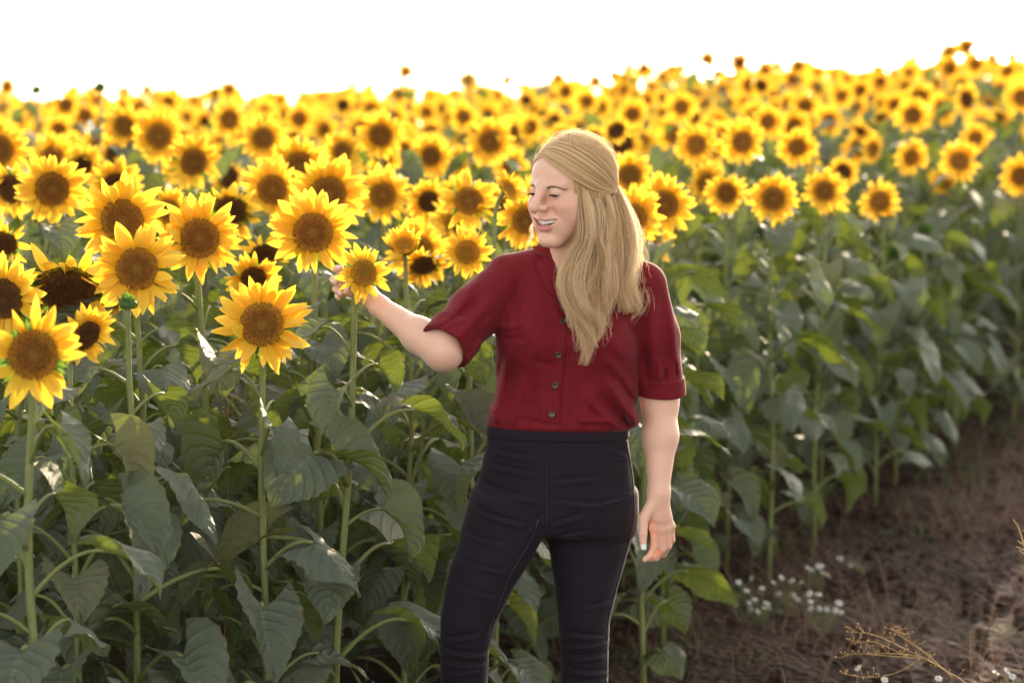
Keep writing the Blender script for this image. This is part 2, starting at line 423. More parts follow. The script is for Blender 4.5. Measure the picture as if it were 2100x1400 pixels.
def head_matrix(pos, n, spin):
    n = Vector(n).normalized(); q = n.to_track_quat('Z', 'Y')
    return Matrix.Translation(pos) @ q.to_matrix().to_4x4() @ Matrix.Rotation(spin, 4, 'Z')
HEADS = []
def sunflower(px, py, Y, disc=.049, face=(0, 0), kind=0, detail=2, label=None, group=None, missing=.03, fwd=None, bud=False, leaves=1.0, lean=0.0, big=1.0, brup=False, seed=None, petals_n=None, pos=None, name='sunflower'):
    """one plant whose head the photograph shows at (px, py); face: degrees the head turns to image right and up"""
    r = random.Random(seed if seed is not None else int(px * 13 + py * 7))
    hp = P(px, py, Y) if pos is None else Vector(pos)
    tocam = (Vector((0, 0, CAMZ)) - hp).normalized()
    az = math.atan2(tocam.x, -tocam.y) + R(face[0]); el = math.asin(tocam.z) + R(face[1])
    n = Vector((math.sin(az) * math.cos(el), -math.cos(az) * math.cos(el), math.sin(el)))
    back = hp - n * disc * .45
    base = Vector((back.x - lean + r.uniform(-.02, .02) - n.x * .05, back.y + r.uniform(-.02, .02) - n.y * .05, 0)); base.z = float(gz(base.x, base.y)) - .01
    root = bpy.data.objects.new(name, None); COL.objects.link(root); root.location = base; root.empty_display_size = .1
    tag(root, label, 'sunflower', group)
    b = np.array(back - base); nn = np.array(n)
    h = b[2]; up = np.array([0, 0, 1.])
    wob = r.uniform(-.015, .015)
    neck = b - nn * .05 - up * (.05 + .05 * max(0, -n.z))
    pts = np.vstack([crom([(0, 0, 0), (wob + neck[0] * .2, 0, h * .35), (neck[0] * .6 - wob, neck[1] * .5, h * .7), neck - up * .06], 9)[:-1] if detail else [(0, 0, 0), (neck[0] * .5, neck[1] * .5, h * .6)],
                     bez(neck - up * .06, neck + up * .02, b - nn * .04, b, 6 if detail else 4)])
    rb = max(.0085, .0098 * (disc / .049) ** .5) * r.uniform(.9, 1.1)
    rad = np.linspace(rb, rb * .62, len(pts)); rad[-1] = rb * .8
    V, F = tube(pts, rad, 8 if detail > 1 else 5)
    link('stem', mesh('stem', V, F, STEM), root)
    hm = head_matrix(Vector(b), n, r.uniform(0, 6.28)) @ Matrix.Translation((0, 0, disc * .42)) @ Matrix.Scale(disc, 4)
    if bud:
        link('bud', BUD, root, hm @ Matrix.Scale(.8, 4))
    else:
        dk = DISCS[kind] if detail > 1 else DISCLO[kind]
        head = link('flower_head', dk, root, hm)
        link('bracts', BRACTS[1 if brup else 0] if detail > 1 else BRACTLO, head)
        if detail > 1:
            for kk, M in petal_layout(r, missing, fwd, petals_n): link('petal', PET[kk], head, M)
        else:
            link('petals', r.choice(PETALSETS), head, Matrix.Scale(r.uniform(.9, 1.05), 4) if missing < .3 else Matrix.Scale(.8, 4))
    # leaves
    def stem_at(z):
        i = int(np.searchsorted(pts[:, 2], z)); i = min(max(i, 1), len(pts) - 1); a, c = pts[i-1], pts[i]
        f = (z - a[2]) / (c[2] - a[2] + 1e-9); return a + (c - a) * min(max(f, 0), 1)
    if detail:
        for kk, M in leaf_layout(r, h * .97, leaves, big=big, top=.93 if Y < 8 else .97):
            s = stem_at(M.translation.z); M = M.copy(); M.translation = Vector((s[0], s[1], M.translation.z))
            link('leaf', (LEAVES if detail > 1 else LEAFLO)[kk], root, M)
    else:
        link('foliage', r.choice(FOLIAGE), root, Matrix.Rotation(r.uniform(0, 6.28), 4, 'Z') @ Matrix.Diagonal((1.05, 1.05, h * .97, 1)))
    HEADS.append((px, py, Y)); return root

# ------------------------------------------------------------------ the sunflowers one can single out
def hero(px, py, dpx, Y, face=(0, 0), kind=0, label='', **k):
    sunflower(px, py, Y, dpx * Y / FPX / 2, face, kind, 2, label, 'sunflowers of the front rows', **k)
hero(68, 727, 103, 4.55, (3, -2), 0, 'large sunflower at the lower left corner, nearest of all, slightly out of focus', lean=-.0, missing=.25)
hero(178, 688, 66, 5.05, (38, -28), 2, 'sunflower nodding to the right directly behind the nearest large one', missing=.1)
hero(8, 612, 84, 5.3, (-30, -12), 2, 'dark-centred sunflower cut by the left edge above the nearest large one', missing=.25)
hero(138, 598, 116, 5.55, (-6, -42), 2, 'old drooping sunflower with bare dark disc and green bracts on top', missing=.62, brup=True)
hero(281, 551, 88, 5.5, (2, 2), 0, 'full sunflower right above the small closed green bud')
hero(409, 488, 83, 5.75, (4, 0), 0, 'sunflower in the middle of the left trio, above and right of the bud')
hero(250, 452, 88, 5.95, (-4, -4), 0, 'broad dark-centred sunflower behind the trio, left of the curled-petal one')
hero(107, 388, 72, 6.7, (12, -8), 0, 'tall sunflower with loose hanging lower petals near the left edge')
hero(537, 665, 92, 5.3, (0, 6), 0, 'sharp sunflower standing alone and lowest, among green leaves left of her hand', seed=12)
hero(641, 477, 83, 5.95, (-3, 2), 0, 'large sunflower directly above and left of the hand')
hero(829, 503, 46, 6.0, (-5, 38), 1, 'half-opened sunflower with petals folded over its disc, right behind the held one', fwd=1.0, brup=True, petals_n=14)
hero(958, 517, 50, 6.15, (2, 4), 1, 'small-centred sunflower beside the shoulder of the reaching arm', petals_n=15)
hero(558, 389, 62, 7.3, (3, 2), 0, 'round sunflower with narrow dense petals above the large one by her hand')
hero(785, 400, 56, 7.9, (0, 6), 0, 'neat round sunflower standing above the held one')
hero(673, 398, 76, 7.0, (8, -3), 0, 'sunflower partly hidden behind the top of the large one by the hand')
hero(613, 340, 60, 8.0, (5, -12), 0, 'sunflower with dark upper disc and white-edged tall petals behind the round one')
hero(540, 284, 46, 9.5, (4, 4), 0, 'clear round sunflower in the middle rows, upper centre-left')
hero(397, 333, 58, 8.2, (22, -6), 0, 'tilted sunflower with petals missing on its upper left side', missing=.2)
hero(325, 280, 53, 8.9, (-2, -2), 0, 'wide sunflower above the tilted one, with pale petal ring')
hero(255, 259, 44, 9.6, (18, 2), 0, 'sunflower turned right, touching the wide pale-ringed one from the left')
hero(962, 412, 62, 7.0, (12, 22), 0, 'sunflower tipped upwards so that its disc looks oval, left of her face')
hero(884, 320, 42, 9.6, (4, 2), 0, 'sunflower with a stray leaf tip across its disc, above the tipped oval one')
hero(780, 278, 48, 9.4, (0, 0), 0, 'bright round sunflower in the middle rows, above the neat round one')
hero(1005, 290, 48, 9.6, (-3, 2), 0, 'round sunflower just left of the crown of her hair')
hero(1043, 388, 40, 6.5, (45, 25), 1, 'small half-open sunflower on a bare stalk beside her forehead', fwd=.8, brup=True, petals_n=13, leaves=.45)
hero(1078, 452, 58, 6.95, (10, -10), 0, 'sunflower half hidden behind her nose and mouth')
hero(1300, 448, 62, 6.9, (-32, -2), 0, 'sunflower with pointed pale petals coming out behind her hair')
hero(1362, 420, 60, 7.5, (10, 0), 0, 'sunflower just right of the one behind her hair')
hero(1490, 396, 42, 8.7, (0, 0), 0, 'left one of the three sunflowers standing in a row right of her head')
hero(1586, 408, 50, 8.5, (2, 2), 0, 'middle and largest of the three sunflowers in a row right of her head')
hero(1691, 392, 43, 9.1, (0, 0), 0, 'right one of the three sunflowers in a row right of her head')
hero(237, 380, 54, 8.0, (5, -22), 2, 'drooping sunflower showing only its upper half behind the broad dark-centred one')
hero(345, 432, 48, 6.9, (8, -10), 0, 'sunflower peeping out between the middle and left one of the trio')
hero(22, 388, 60, 7.2, (-30, -14), 2, 'dark sunflower in shade behind the tall loose-petalled one', missing=.3)
hero(474, 432, 66, 7.1, (-10, -38), 2, 'withering drooping sunflower between the trio and the round dense one', missing=.45, brup=True)
hero(540, 524, 56, 6.5, (20, -40), 2, 'nodding sunflower with green bracts above its bare disc, left of the large one', missing=.6, brup=True)
hero(520, 572, 54, 6.2, (2, -22), 2, 'low shaded sunflower hidden behind leaves above the lone lowest one', missing=.1)
hero(-4, 308, 62, 7.9, (6, 2), 0, 'sunflower cut in half by the left edge of the field')
hero(168, 340, 44, 8.6, (20, -22), 2, 'small sunflower half hidden right of the tall loose-petalled one')
hero(880, 414, 46, 8.0, (-10, -15), 2, 'shaded sunflower left of the tipped oval one')
hero(702, 312, 42, 9.2, (-20, -8), 0, 'sunflower in the shade left of the bright round middle one')
hero(1292, 360, 46, 8.4, (5, -5), 0, 'sunflower peeping over the back of her hair')
hero(870, 545, 50, 6.9, (8, -45), 2, 'drooping sunflower showing yellow petals only, right of the half-opened one', missing=.1, brup=True)
hero(8, 500, 52, 6.2, (-20, -30), 2, 'wilted sunflower hanging at the left edge', missing=.5, brup=True)
# buds and tall plants that stand against the sky
G = 'tall sunflowers rising above the others'
hero(262, 622, 50, 5.2, (0, 70), 0, 'closed green sunflower bud on a pale stalk in the front row', bud=True)
for px, py, dpx, Y, lab, kw in (
    (205, 180, 30, 10.5, 'dark closed bud on a long bare stalk against the sky at upper left', dict(bud=True, leaves=.5)),
    (75, 186, 30, 13, 'half-open dark bud against the sky at the far left', dict(bud=True)),
    (15, 178, 20, 16, 'small sunflower against the sky in the upper left corner', {}),
    (832, 148, 18, 16, 'small sunflower standing out alone against the sky, left of the middle', dict(leaves=.4)),
    (803, 163, 13, 16.3, 'tiny bud beside the sunflower alone against the sky', dict(bud=True, leaves=.3)),
    (1126, 110, 15, 17, 'tiny thin-stalked bud high against the sky above her head', dict(bud=True, leaves=.3)),
    (1450, 122, 20, 18, 'small sunflower high against the sky, right of her head', {}),
    (1637, 136, 20, 16, 'sunflower against the sky above the row of three', {}),
    (1945, 108, 24, 19, 'left one of a cluster of sunflowers highest on the right skyline', {}),
    (1982, 97, 24, 19.4, 'topmost sunflower of the cluster on the right skyline', {}),
    (2000, 132, 24, 15.5, 'sunflower just below the highest cluster at upper right', {}),
    (960, 160, 16, 15, 'upright bud on the skyline left of the middle', dict(bud=True)),
    (470, 184, 20, 16, 'sunflower at the skyline above the clear round middle-row one', {})):
    sunflower(px, py, Y, dpx * Y / FPX / 2, (random.uniform(-12, 12), 0 if not kw.get('bud') else 60), 0, 1, lab, G, **kw)
for px, py, dpx, Y, lab in ((1428, 297, 43, 9.8, 'round sunflower above the left one of the three in a row'),
    (1523, 291, 45, 10.2, 'dark-centred sunflower above the middle one of the three in a row'),
    (1635, 302, 40, 10.6, 'sunflower looking down above the right one of the three in a row'),
    (1575, 250, 32, 11.6, 'clear small sunflower two rows above the middle one of the three'),
    (1937, 372, 36, 11.6, 'nearly side-on sunflower hanging at the front of the field edge at right'),
    (2094, 362, 42, 11.9, 'sunflower cut by the right edge of the photo, at the field edge'),
    (1869, 323, 36, 11.4, 'sunflower just above the side-on one at the right'),
    (1790, 306, 33, 11.8, 'sunflower left of and above the side-on one at the right'),
    (2001, 283, 30, 12.6, 'neat round sunflower near the right edge, mid height'),
    (1872, 237, 36, 12.6, 'large dark-centred sunflower in the upper right rows'),
    (1397, 220, 32, 12.2, 'wide sunflower in the upper rows right of her head'),
    (1726, 197, 24, 14, 'pale-ringed sunflower in the upper rows right of centre'),
    (614, 244, 30, 11.8, 'round sunflower above the clear middle-row one'),
    (135, 216, 28, 13, 'round sunflower in the far rows near the left edge'),
    (1160, 188, 24, 14, 'sunflower in the far rows straight above her hair'),
    (951, 240, 28, 12.5, 'sunflower above the round one left of her crown')):
    sunflower(px, py, Y, dpx * Y / FPX / 2, (random.uniform(-10, 10) + (40 if 'side-on' in lab else 0), random.uniform(-8, 8) - (15 if 'down' in lab else 0)), 0, 1, lab, 'sunflowers of the middle and far rows')

# ------------------------------------------------------------------ the rest of the field, in rows parallel to its edge
taken = [(o.location.x, o.location.y) for o in COL.objects if o.type == 'EMPTY']
herop = list(HEADS)
cand = []
SP, RW = .47, .50
for i in range(0, 40):
    for k in range(-8, 90):
        s = k * SP + rng.uniform(-.12, .12) + (i % 2) * .2; d = -.02 + i * RW + rng.uniform(-.10, .10)
        q = np.array([-.97, 4.8]) + EDX * s + EDN * d
        x, y = q
        if y < 4.6 or y > 29.5: continue
        if abs(x) > .212 * y + .8 + (.5 if y < 12 else 1.0 if x < 0 else .3): continue
        if any((x - a) ** 2 + (y - b) ** 2 < (.30 if y > 9.5 else .26) ** 2 for a, b in taken): continue
        cand.append((x, y, i))
GROUPN = [0]
cand.sort(key=lambda c: c[1])
cells = {}; edge_no = 0; nobj = 0; far = []
for x, y, row in cand:
    inv = abs(x) < .2118 * y
    h = random.gauss(1.42, .075) if y > 9.5 else random.gauss(1.33, .07)
    face = (random.gauss(2, 21), random.gauss(-5, 15)); dr = random.gauss(.045, .005); kind = 2 if random.random() < .18 else 0
    if y > 14 and random.random() < .05: h += random.uniform(.08, .2)
    if random.random() < .12: face = (random.uniform(-60, 60), random.uniform(-50, -20)); kind = 2
    if row == 0 and y > 8.6: h -= .03
    z = float(gz(x, y)) + h
    px, py = proj(x, y, z); clash = False
    for a, b, Y in herop:
        rr = 62 * 7 / y + 60 * 7 / Y * .8
        if Y > y and (px - a) ** 2 + (py - b) ** 2 < rr ** 2 * .55: clash = True
    young = False
    if clash:
        if row <= 2 and y > 7.5: h = random.uniform(.95, 1.12); z = float(gz(x, y)) + h; young = True
        elif y < 9.6:
            z -= .30; h -= .30; dr *= .6                             # a smaller plant, its head below the big ones
            px, py = proj(x, y, z)
            if any(Y > y and (px - a) ** 2 + (py - b) ** 2 < (60 * 7 / y) ** 2 for a, b, Y in herop): continue
        else: continue
    
    left = px < 1050
    if inv and nobj < 262:
        nobj += 1
        sky_ = py < 190
        if row == 0 and y > 7.8:
            edge_no += 1
            w = ('first', 'second', 'third', 'fourth', 'fifth', 'sixth', 'seventh', 'eighth', 'ninth', 'tenth', 'eleventh', 'twelfth', 'thirteenth', 'fourteenth', 'fifteenth', 'sixteenth', 'seventeenth', 'eighteenth', 'nineteenth', 'twentieth', 'twenty-first', 'twenty-second', 'twenty-third', 'twenty-fourth')[min(edge_no - 1, 23)]
            lab = '%s sunflower plant along the field edge going right from her hip' % w; g = 'sunflower plants along the edge of the field'
        else:
            band = 'front' if y < 9 else 'middle' if y < 12 else 'far' if y < 16 else 'farthest'
            part = int(px // 350)
            where = ['at the far left of the photo', 'left of the reaching hand', 'above and around the reaching hand', 'above and around her head', 'right of her head', 'towards the right edge of the photo'][min(max(part, 0), 5)]
            lk = 'young green-budded' if young else 'nodding dark-centred' if kind == 2 else 'open yellow'
            lab = '%s sunflower in the %s rows, %s' % (lk, band, where); g = lab.replace(' sunflower in', ' sunflowers in')
        det = 2 if y < 8.4 else 1 if y < 13.5 else 0
        so = sunflower(px, py, y, dr, face, kind, det, lab, g, pos=(x, y, z), missing=.35 if kind == 2 and random.random() < .4 else .04, leaves=1.2 if row < 2 else .8, big=1.08 if row == 0 else 1.0, seed=nobj, bud=young, name='sunflower')
        if row != 0 or y <= 7.8: cells.setdefault(lab, []).append((px, so))
    else: far.append((x, y, h, face, dr, kind))
ORD = 'first second third fourth fifth sixth seventh eighth ninth tenth eleventh twelfth thirteenth fourteenth fifteenth sixteenth seventeenth eighteenth nineteenth twentieth'.split()
for lab, L in cells.items():
    if len(L) > 1:
        for k, (px, so) in enumerate(sorted(L, key=lambda c: c[0])): so['label'] = lab.replace('open yellow', 'open').replace(' of the photo', '').replace('centre-left', 'centre-left') + (', leftmost' if k == 0 else ', rightmost' if k == len(L) - 1 else ', %s from left' % ORD[min(k, 19)])
# the plants past the limit: one mesh
mbs = MB(); mbp = MB(); mbd = MB(); mbl = MB()
pa = [mesh_arrays(m) for m in PETALSETS]; fa = [mesh_arrays(m) for m in FOLIAGE]; da = [mesh_arrays(m) for m in DISCLO]
VV, FF, MM, CC = [], [], [], []; nn_ = 0
for x, y, h, face, dr, kind in far:
    base = Vector((x, y, float(gz(x, y)))); hp = base + Vector((0, -.03, h))
    az = R(face[0]) + math.atan2(-x, y); el = R(face[1]); n = Vector((math.sin(az) * math.cos(el), -math.cos(az) * math.cos(el), math.sin(el)))
    hm = head_matrix(hp, n, random.uniform(0, 6.28)) @ Matrix.Scale(dr, 4)
    fm = Matrix.Translation(base) @ Matrix.Rotation(random.uniform(0, 6.28), 4, 'Z') @ Matrix.Diagonal((1.05, 1.05, h * .97, 1))
    sv, sf = tube([base, base + Vector((0, 0, h * .6)), hp - n * .01], [.011, .01, .007], 4)
    for (V, F, c), M, mi in ((random.choice(pa), hm, 0), (da[kind], hm, 1), (random.choice(fa), fm, 2), ((sv, sf, np.ones((len(sv), 3))), Matrix(), 3)):
        VV.append(xf(V, M)); FF.append(F + nn_); MM.append(np.full(len(F), mi)); CC.append(c); nn_ += len(V)
o = link('distant_sunflowers', mesh('distant_sunflowers', np.vstack(VV), np.vstack(FF), [PETAL, DISC, LEAF, STEM], True, np.concatenate(MM), np.vstack(CC)))
tag(o, 'mass of sunflowers filling the rest of the field up to the skyline', 'sunflowers', kind='stuff')
print('FIELD', nobj, len(far), len(bpy.data.objects), 'tris far', sum(len(f) for f in FF) * 2)

# ------------------------------------------------------------------ surfaces from distance fields
def smin(a, b, k): h = np.maximum(k - np.abs(a - b), 0) / k; return np.minimum(a, b) - h * h * k * .25
def smax(a, b, k): return -smin(-a, -b, k)
def cone(p, a, b, ra, rb):
    a = np.asarray(a); b = np.asarray(b); ab = b - a; t = np.clip(((p - a) @ ab) / (ab @ ab), 0, 1)
    return np.linalg.norm(p - a - t[:, None] * ab, axis=1) - (ra + (rb - ra) * t)
def ell(p, c, r, M=None):
    q = p - np.asarray(c)
    if M is not None: q = q @ M
    r = np.asarray(r); k0 = np.linalg.norm(q / r, axis=1); k1 = np.linalg.norm(q / (r * r), axis=1) + 1e-9
    return k0 * (k0 - 1) / k1
def chain(p, pts, rad, k=.01):
    d = None
    for i in range(len(pts) - 1):
        e = cone(p, pts[i], pts[i+1], rad[i], rad[i+1]); d = e if d is None else smin(d, e, k)
    return d
def loft(p, rows, e=2.0):
    """rows: (z, cx, cy, half width, half depth), an upright body of elliptic sections"""
    r = np.array(sorted(rows)); z = p[:, 2]
    cx, cy, a, b = (np.interp(z, r[:, 0], r[:, i]) for i in (1, 2, 3, 4))
    q = (np.abs((p[:, 0] - cx) / a) ** e + np.abs((p[:, 1] - cy) / b) ** e) ** (1 / e)
    d = (q - 1) * np.minimum(a, b)
    return smax(d, smax(z - r[-1, 0], r[0, 0] - z, .004), .012)
def surface(f, lo, hi, h, B=8):
    """sparse surface nets: the zero level of f as quads"""
    lo = np.asarray(lo, float); n = np.ceil((np.asarray(hi) - lo) / (h * B)).astype(int) + 1
    g = np.stack(np.meshgrid(*[np.arange(k) for k in n], indexing='ij'), -1).reshape(-1, 3)
    ctr = lo + (g + .5) * h * B
    d = np.concatenate([f(c) for c in np.array_split(ctr, max(1, len(ctr) // 200000))])
    g = g[np.abs(d) < h * B * .95 + .007]
    o = np.stack(np.meshgrid(*[np.arange(B + 1)] * 3, indexing='ij'), -1).reshape(-1, 3)
    keys, verts, cross = [], [], []
    K = 4096
    key = lambda c: (c[..., 0].astype(np.int64) * K + c[..., 1]) * K + c[..., 2]
    for gb in np.array_split(g, max(1, len(g) // 400)):
        base = gb * B; pts = lo + (base[:, None, :] + o[None]) * h
        v = f(pts.reshape(-1, 3)).reshape(len(gb), B+1, B+1, B+1).astype(np.float32)
        s = v < 0
        cnt = sum(s[:, i:B+i, j:B+j, k:B+k].astype(np.int8) for i in (0, 1) for j in (0, 1) for k in (0, 1))
        bi, ci, cj, ck = np.nonzero((cnt > 0) & (cnt < 8)); cell = np.stack([ci, cj, ck], -1)
        acc = np.zeros((len(bi), 3)); num = np.zeros(len(bi))
        for ax in range(3):
            oth = [a for a in range(3) if a != ax]
            for u in (0, 1):
                for w in (0, 1):
                    c0 = cell.copy(); c0[:, oth[0]] += u; c0[:, oth[1]] += w; c1 = c0.copy(); c1[:, ax] += 1
                    a = v[bi, c0[:, 0], c0[:, 1], c0[:, 2]]; b = v[bi, c1[:, 0], c1[:, 1], c1[:, 2]]
                    m = (a < 0) != (b < 0); t = np.where(m, a / (a - b + 1e-12), 0)
                    q = c0.astype(float); q[:, ax] += t; acc += np.where(m[:, None], q, 0); num += m
        keys.append(key(base[bi] + cell)); verts.append(lo + (base[bi] + acc / num[:, None]) * h)
        for ax in range(3):
            sl0 = [slice(0, B)] * 3; sl1 = list(sl0); sl1[ax] = slice(1, B + 1)
            a = s[(slice(None), *sl0)]; b = s[(slice(None), *sl1)]
            x = np.nonzero(a != b); cross.append((ax, base[x[0]] + np.stack(x[1:], -1), a[x]))
    keys = np.concatenate(keys); verts = np.vstack(verts); od = np.argsort(keys); ks = keys[od]; F = []
    for ax, c, inside in cross:
        u, w = [a for a in range(3) if a != ax]; q = []
        ok = np.ones(len(c), bool)
        for du, dw in ((0, 0), (-1, 0), (-1, -1), (0, -1)):
            cc = c.copy(); cc[:, u] += du; cc[:, w] += dw; kk = key(cc); i = np.searchsorted(ks, kk); i = np.minimum(i, len(ks) - 1)
            ok &= ks[i] == kk; q.append(od[i])
        q = np.stack(q, -1); flip = inside if ax != 1 else ~inside
        q = np.where(flip[:, None], q, q[:, ::-1])[ok]; F.append(q)
    F = np.vstack(F); F = F[:, ::-1]
    used, inv = np.unique(F, return_inverse=True)
    return verts[used], inv.reshape(F.shape)
def march(f, px, py, y0=4.9, y1=6.2):
    """where the sight line through (px, py) first meets the surface f"""
    px = np.asarray(px, float).ravel(); py = np.asarray(py, float).ravel()
    x = (px - 1050) / FPX; v = (700 - py) / FPX
    D = np.stack([x, math.cos(PITCH) + v * math.sin(PITCH), -math.sin(PITCH) + v * math.cos(PITCH)], -1)
    D /= np.linalg.norm(D, axis=1)[:, None]; O = np.array([0, 0, CAMZ]); t = np.full(len(px), y0); best = np.full(len(px), 9.); tb = t.copy()
    for _ in range(70):
        d = f(O + D * t[:, None]); m = d < best; best = np.where(m, d, best); tb = np.where(m, t, tb); t = np.minimum(t + np.clip(d, -.02, .2) * .75, y1)
    t = np.where(best > .004, tb, t)
    return O + D * t[:, None]
def grad(f, p, e=.002):
    g = np.stack([f(p + np.eye(3)[i] * e) - f(p - np.eye(3)[i] * e) for i in range(3)], -1)
    return g / (np.linalg.norm(g, axis=1)[:, None] + 1e-9)
def drape(f, A, B, n, m, off=.002, th=.0018, offa=None):
    """a thin cloth strip lying on the surface f between two lines given in the photograph's pixels"""
    a = crom([(*q, 0) for q in A], n)[:, :2]; b = crom([(*q, 0) for q in B], n)[:, :2]
    t = np.linspace(0, 1, m)[None, :, None]; g = a[:, None] * (1 - t) + b[:, None] * t
    p = march(f, g[..., 0], g[..., 1]); N = grad(f, p)
    if n > 4:
        p = p.reshape(n, m, 3); q = p.copy(); q[1:-1] = .25 * p[:-2] + .5 * p[1:-1] + .25 * p[2:]; p = q.reshape(-1, 3)
    of = (np.linspace(off if offa is None else offa, off, m)[None] * np.ones((n, 1))).reshape(-1, 1)
    top = p + N * (of + th); bot = p + N * (of - .004)
    F = grid_faces(m, n); k = n * m
    rim = [i for i in range(m)] + [j * m + m - 1 for j in range(1, n)] + [(n - 1) * m + i for i in range(m - 2, -1, -1)] + [j * m for j in range(n - 2, 0, -1)]
    S_ = [(rim[i], rim[(i + 1) % len(rim)], rim[(i + 1) % len(rim)] + k, rim[i] + k) for i in range(len(rim))]
    return np.vstack([top, bot]), np.vstack([F, F[:, ::-1] + k, np.array(S_)])

# ------------------------------------------------------------------ the woman
YW = 5.42
A = lambda *a: np.array(P(*a))
HS = 1.05                                                              # size of the head
HR = np.array((Matrix.Rotation(R(-45.5), 3, 'Z') @ Matrix.Rotation(R(11), 3, 'X') @ Matrix.Rotation(R(1.5), 3, 'Y')))
HO = A(1087.5, 429, 5.31) - HR @ (np.array([0, -.1235, -.030]) * HS)
def H(x, y, z): return HO + HR @ (np.array([x, y, z]) * HS)
def head_local(p): return ((p - HO) @ HR) / HS
def skull_f(q): return ell(q, (0, .018, .014), (.0725, .089, .073))
def mouth_lines():
    u = np.linspace(-1, 1, 13)
    xs = .0365 * u; up = -.0610 + .0030 * u ** 2 + .0010 * np.cos(u * 7) * (np.abs(u) < .4); lo_ = -.0765 + .0185 * np.abs(u) ** 2.2
    ys = -.0938 + .0245 * u ** 2
    return xs, ys, up, lo_
MX, MY, MU, ML = mouth_lines()
def head_f(q):
    d = skull_f(q)
    d = smin(d, ell(q, (0, -.029, -.044), (.0635, .052, .067)), .03)
    d = smin(d, ell(q, (0, -.022, .022), (.063, .055, .052)), .02)
    ax = np.abs(q[:, 0]); s = q.copy(); s[:, 0] = ax                   # both sides at once
    d = smin(d, cone(s, (.052, .006, -.058), (.016, -.070, -.1065), .0175, .0150), .022)
    d = smin(d, ell(q, (0, -.0820, -.1070), (.021, .0145, .0145)), .016)
    d = smin(d, ell(s, (.0400, -.0585, -.033), (.0225, .0225, .018)), .018)   # raised cheeks
    d = smin(d, cone(s, (.012, -.079, .009), (.042, -.062, .009), .0055, .0055), .014)
    d = smin(d, ell(q, (0, -.078, -.065), (.036, .0155, .021)), .014)    # the round of the mouth
    d = smax(d, -ell(s, (.0350, -.0880, -.0035), (.0145, .0100, .0085)), .012)
    d = smin(d, np.linalg.norm(s - np.array([.0305, -.0700, -.0050]), axis=1) - .0137, .004)  # lids
    slit = ell(s, (.0315, -.083, -.0087), (.0120, .012, .0017))
    d = smax(d, -slit, .0012)
    d = smin(d, cone(q, (0, -.079, .010), (0, -.1085, -.026), .0080, .0098), .017)    # nose
    d = smin(d, np.linalg.norm(q - np.array([0, -.1125, -.0300]), axis=1) - .0108, .006)
    d = smin(d, ell(s, (.0140, -.0950, -.0335), (.0068, .0110, .0066)), .009)
    d = smax(d, -ell(s, (.0078, -.1020, -.0425), (.0038, .0060, .0042)), .002)
    d = smin(d, ell(s, (.0410, -.0440, -.0560), (.0260, .0300, .0300)), .02)
    d = smin(d, ell(s, (.0240, -.066, -.084), (.018, .014, .016)), .02)
    d = smax(d, -cone(s, (.0205, -.0865, -.038), (.0420, -.068, -.062), .0012, .0016) , .010)  # smile fold
    pu = np.stack([MX, MY - .0005, MU + .0026], -1); pl = np.stack([MX, MY + .0010, ML - .0036], -1)
    op = None
    for i in range(6, 12):                                              # right half, mirrored
        zc = (MU[i] + ML[i]) / 2; hh = max((MU[i] - ML[i]) / 2, .0002)
        e = ell(s, (MX[i], MY[i], zc), (.0055, .016, hh)); op = e if op is None else np.minimum(op, e)
    for i in range(6, 12):
        rr = .0036 * (1 - .5 * (abs(MX[i]) / .037) ** 2)
        d = smin(d, cone(s, pu[i], pu[i+1], rr, rr * .9), .0035)
        rl = .0046 * (1 - .6 * (abs(MX[i]) / .037) ** 2)
        d = smin(d, cone(s, pl[i], pl[i+1], rl, rl * .9), .0045)
    d = smax(d, -op, .0016)
    d = smin(d, ell(s, (.0680, .020, -.016), (.006, .012, .022)), .006)  # ears
    return d
# joints: shoulder, elbow, wrist of both arms
SR, ER, WR = A(1040, 572, 5.44), A(912, 716, 5.30), A(778, 628, 5.47)
SL, EL, WL = A(1322, 588, 5.44), A(1353, 822, 5.47), A(1351, 1012, 5.41)
def fl(*pts): return [A(*q) for q in pts]
FING_L = [fl((1342, 1082, 5.405), (1342, 1120, 5.400), (1334, 1138, 5.395), (1322, 1147, 5.388)),
          fl((1355, 1086, 5.405), (1358, 1125, 5.405), (1346, 1143, 5.412), (1330, 1146, 5.415)),
          fl((1366, 1084, 5.410), (1370, 1119, 5.415), (1360, 1136, 5.430), (1340, 1137, 5.435)),
          fl((1375, 1078, 5.418), (1378, 1106, 5.425), (1370, 1122, 5.438), (1352, 1128, 5.445)),
          ]
THUMB_L = fl((1340, 1028, 5.400), (1320, 1062, 5.385), (1318, 1094, 5.375), (1319, 1121, 5.368))
FING_R = [fl((722, 572, 5.520), (697, 556, 5.515), (690, 551, 5.497), (700, 549, 5.482)),
          fl((724, 584, 5.525), (694, 572, 5.523), (683, 573, 5.500), (686, 580, 5.482)),
          fl((728, 596, 5.525), (700, 589, 5.525), (688, 593, 5.507), (700, 602, 5.491)),
          fl((734, 606, 5.523), (708, 601, 5.525), (692, 606, 5.515), (694, 612, 5.497))]
THUMB_R = fl((756, 598, 5.500), (738, 582, 5.485), (722, 588, 5.477), (710, 598, 5.475))
FR = [.0098, .0085, .0076, .0058]
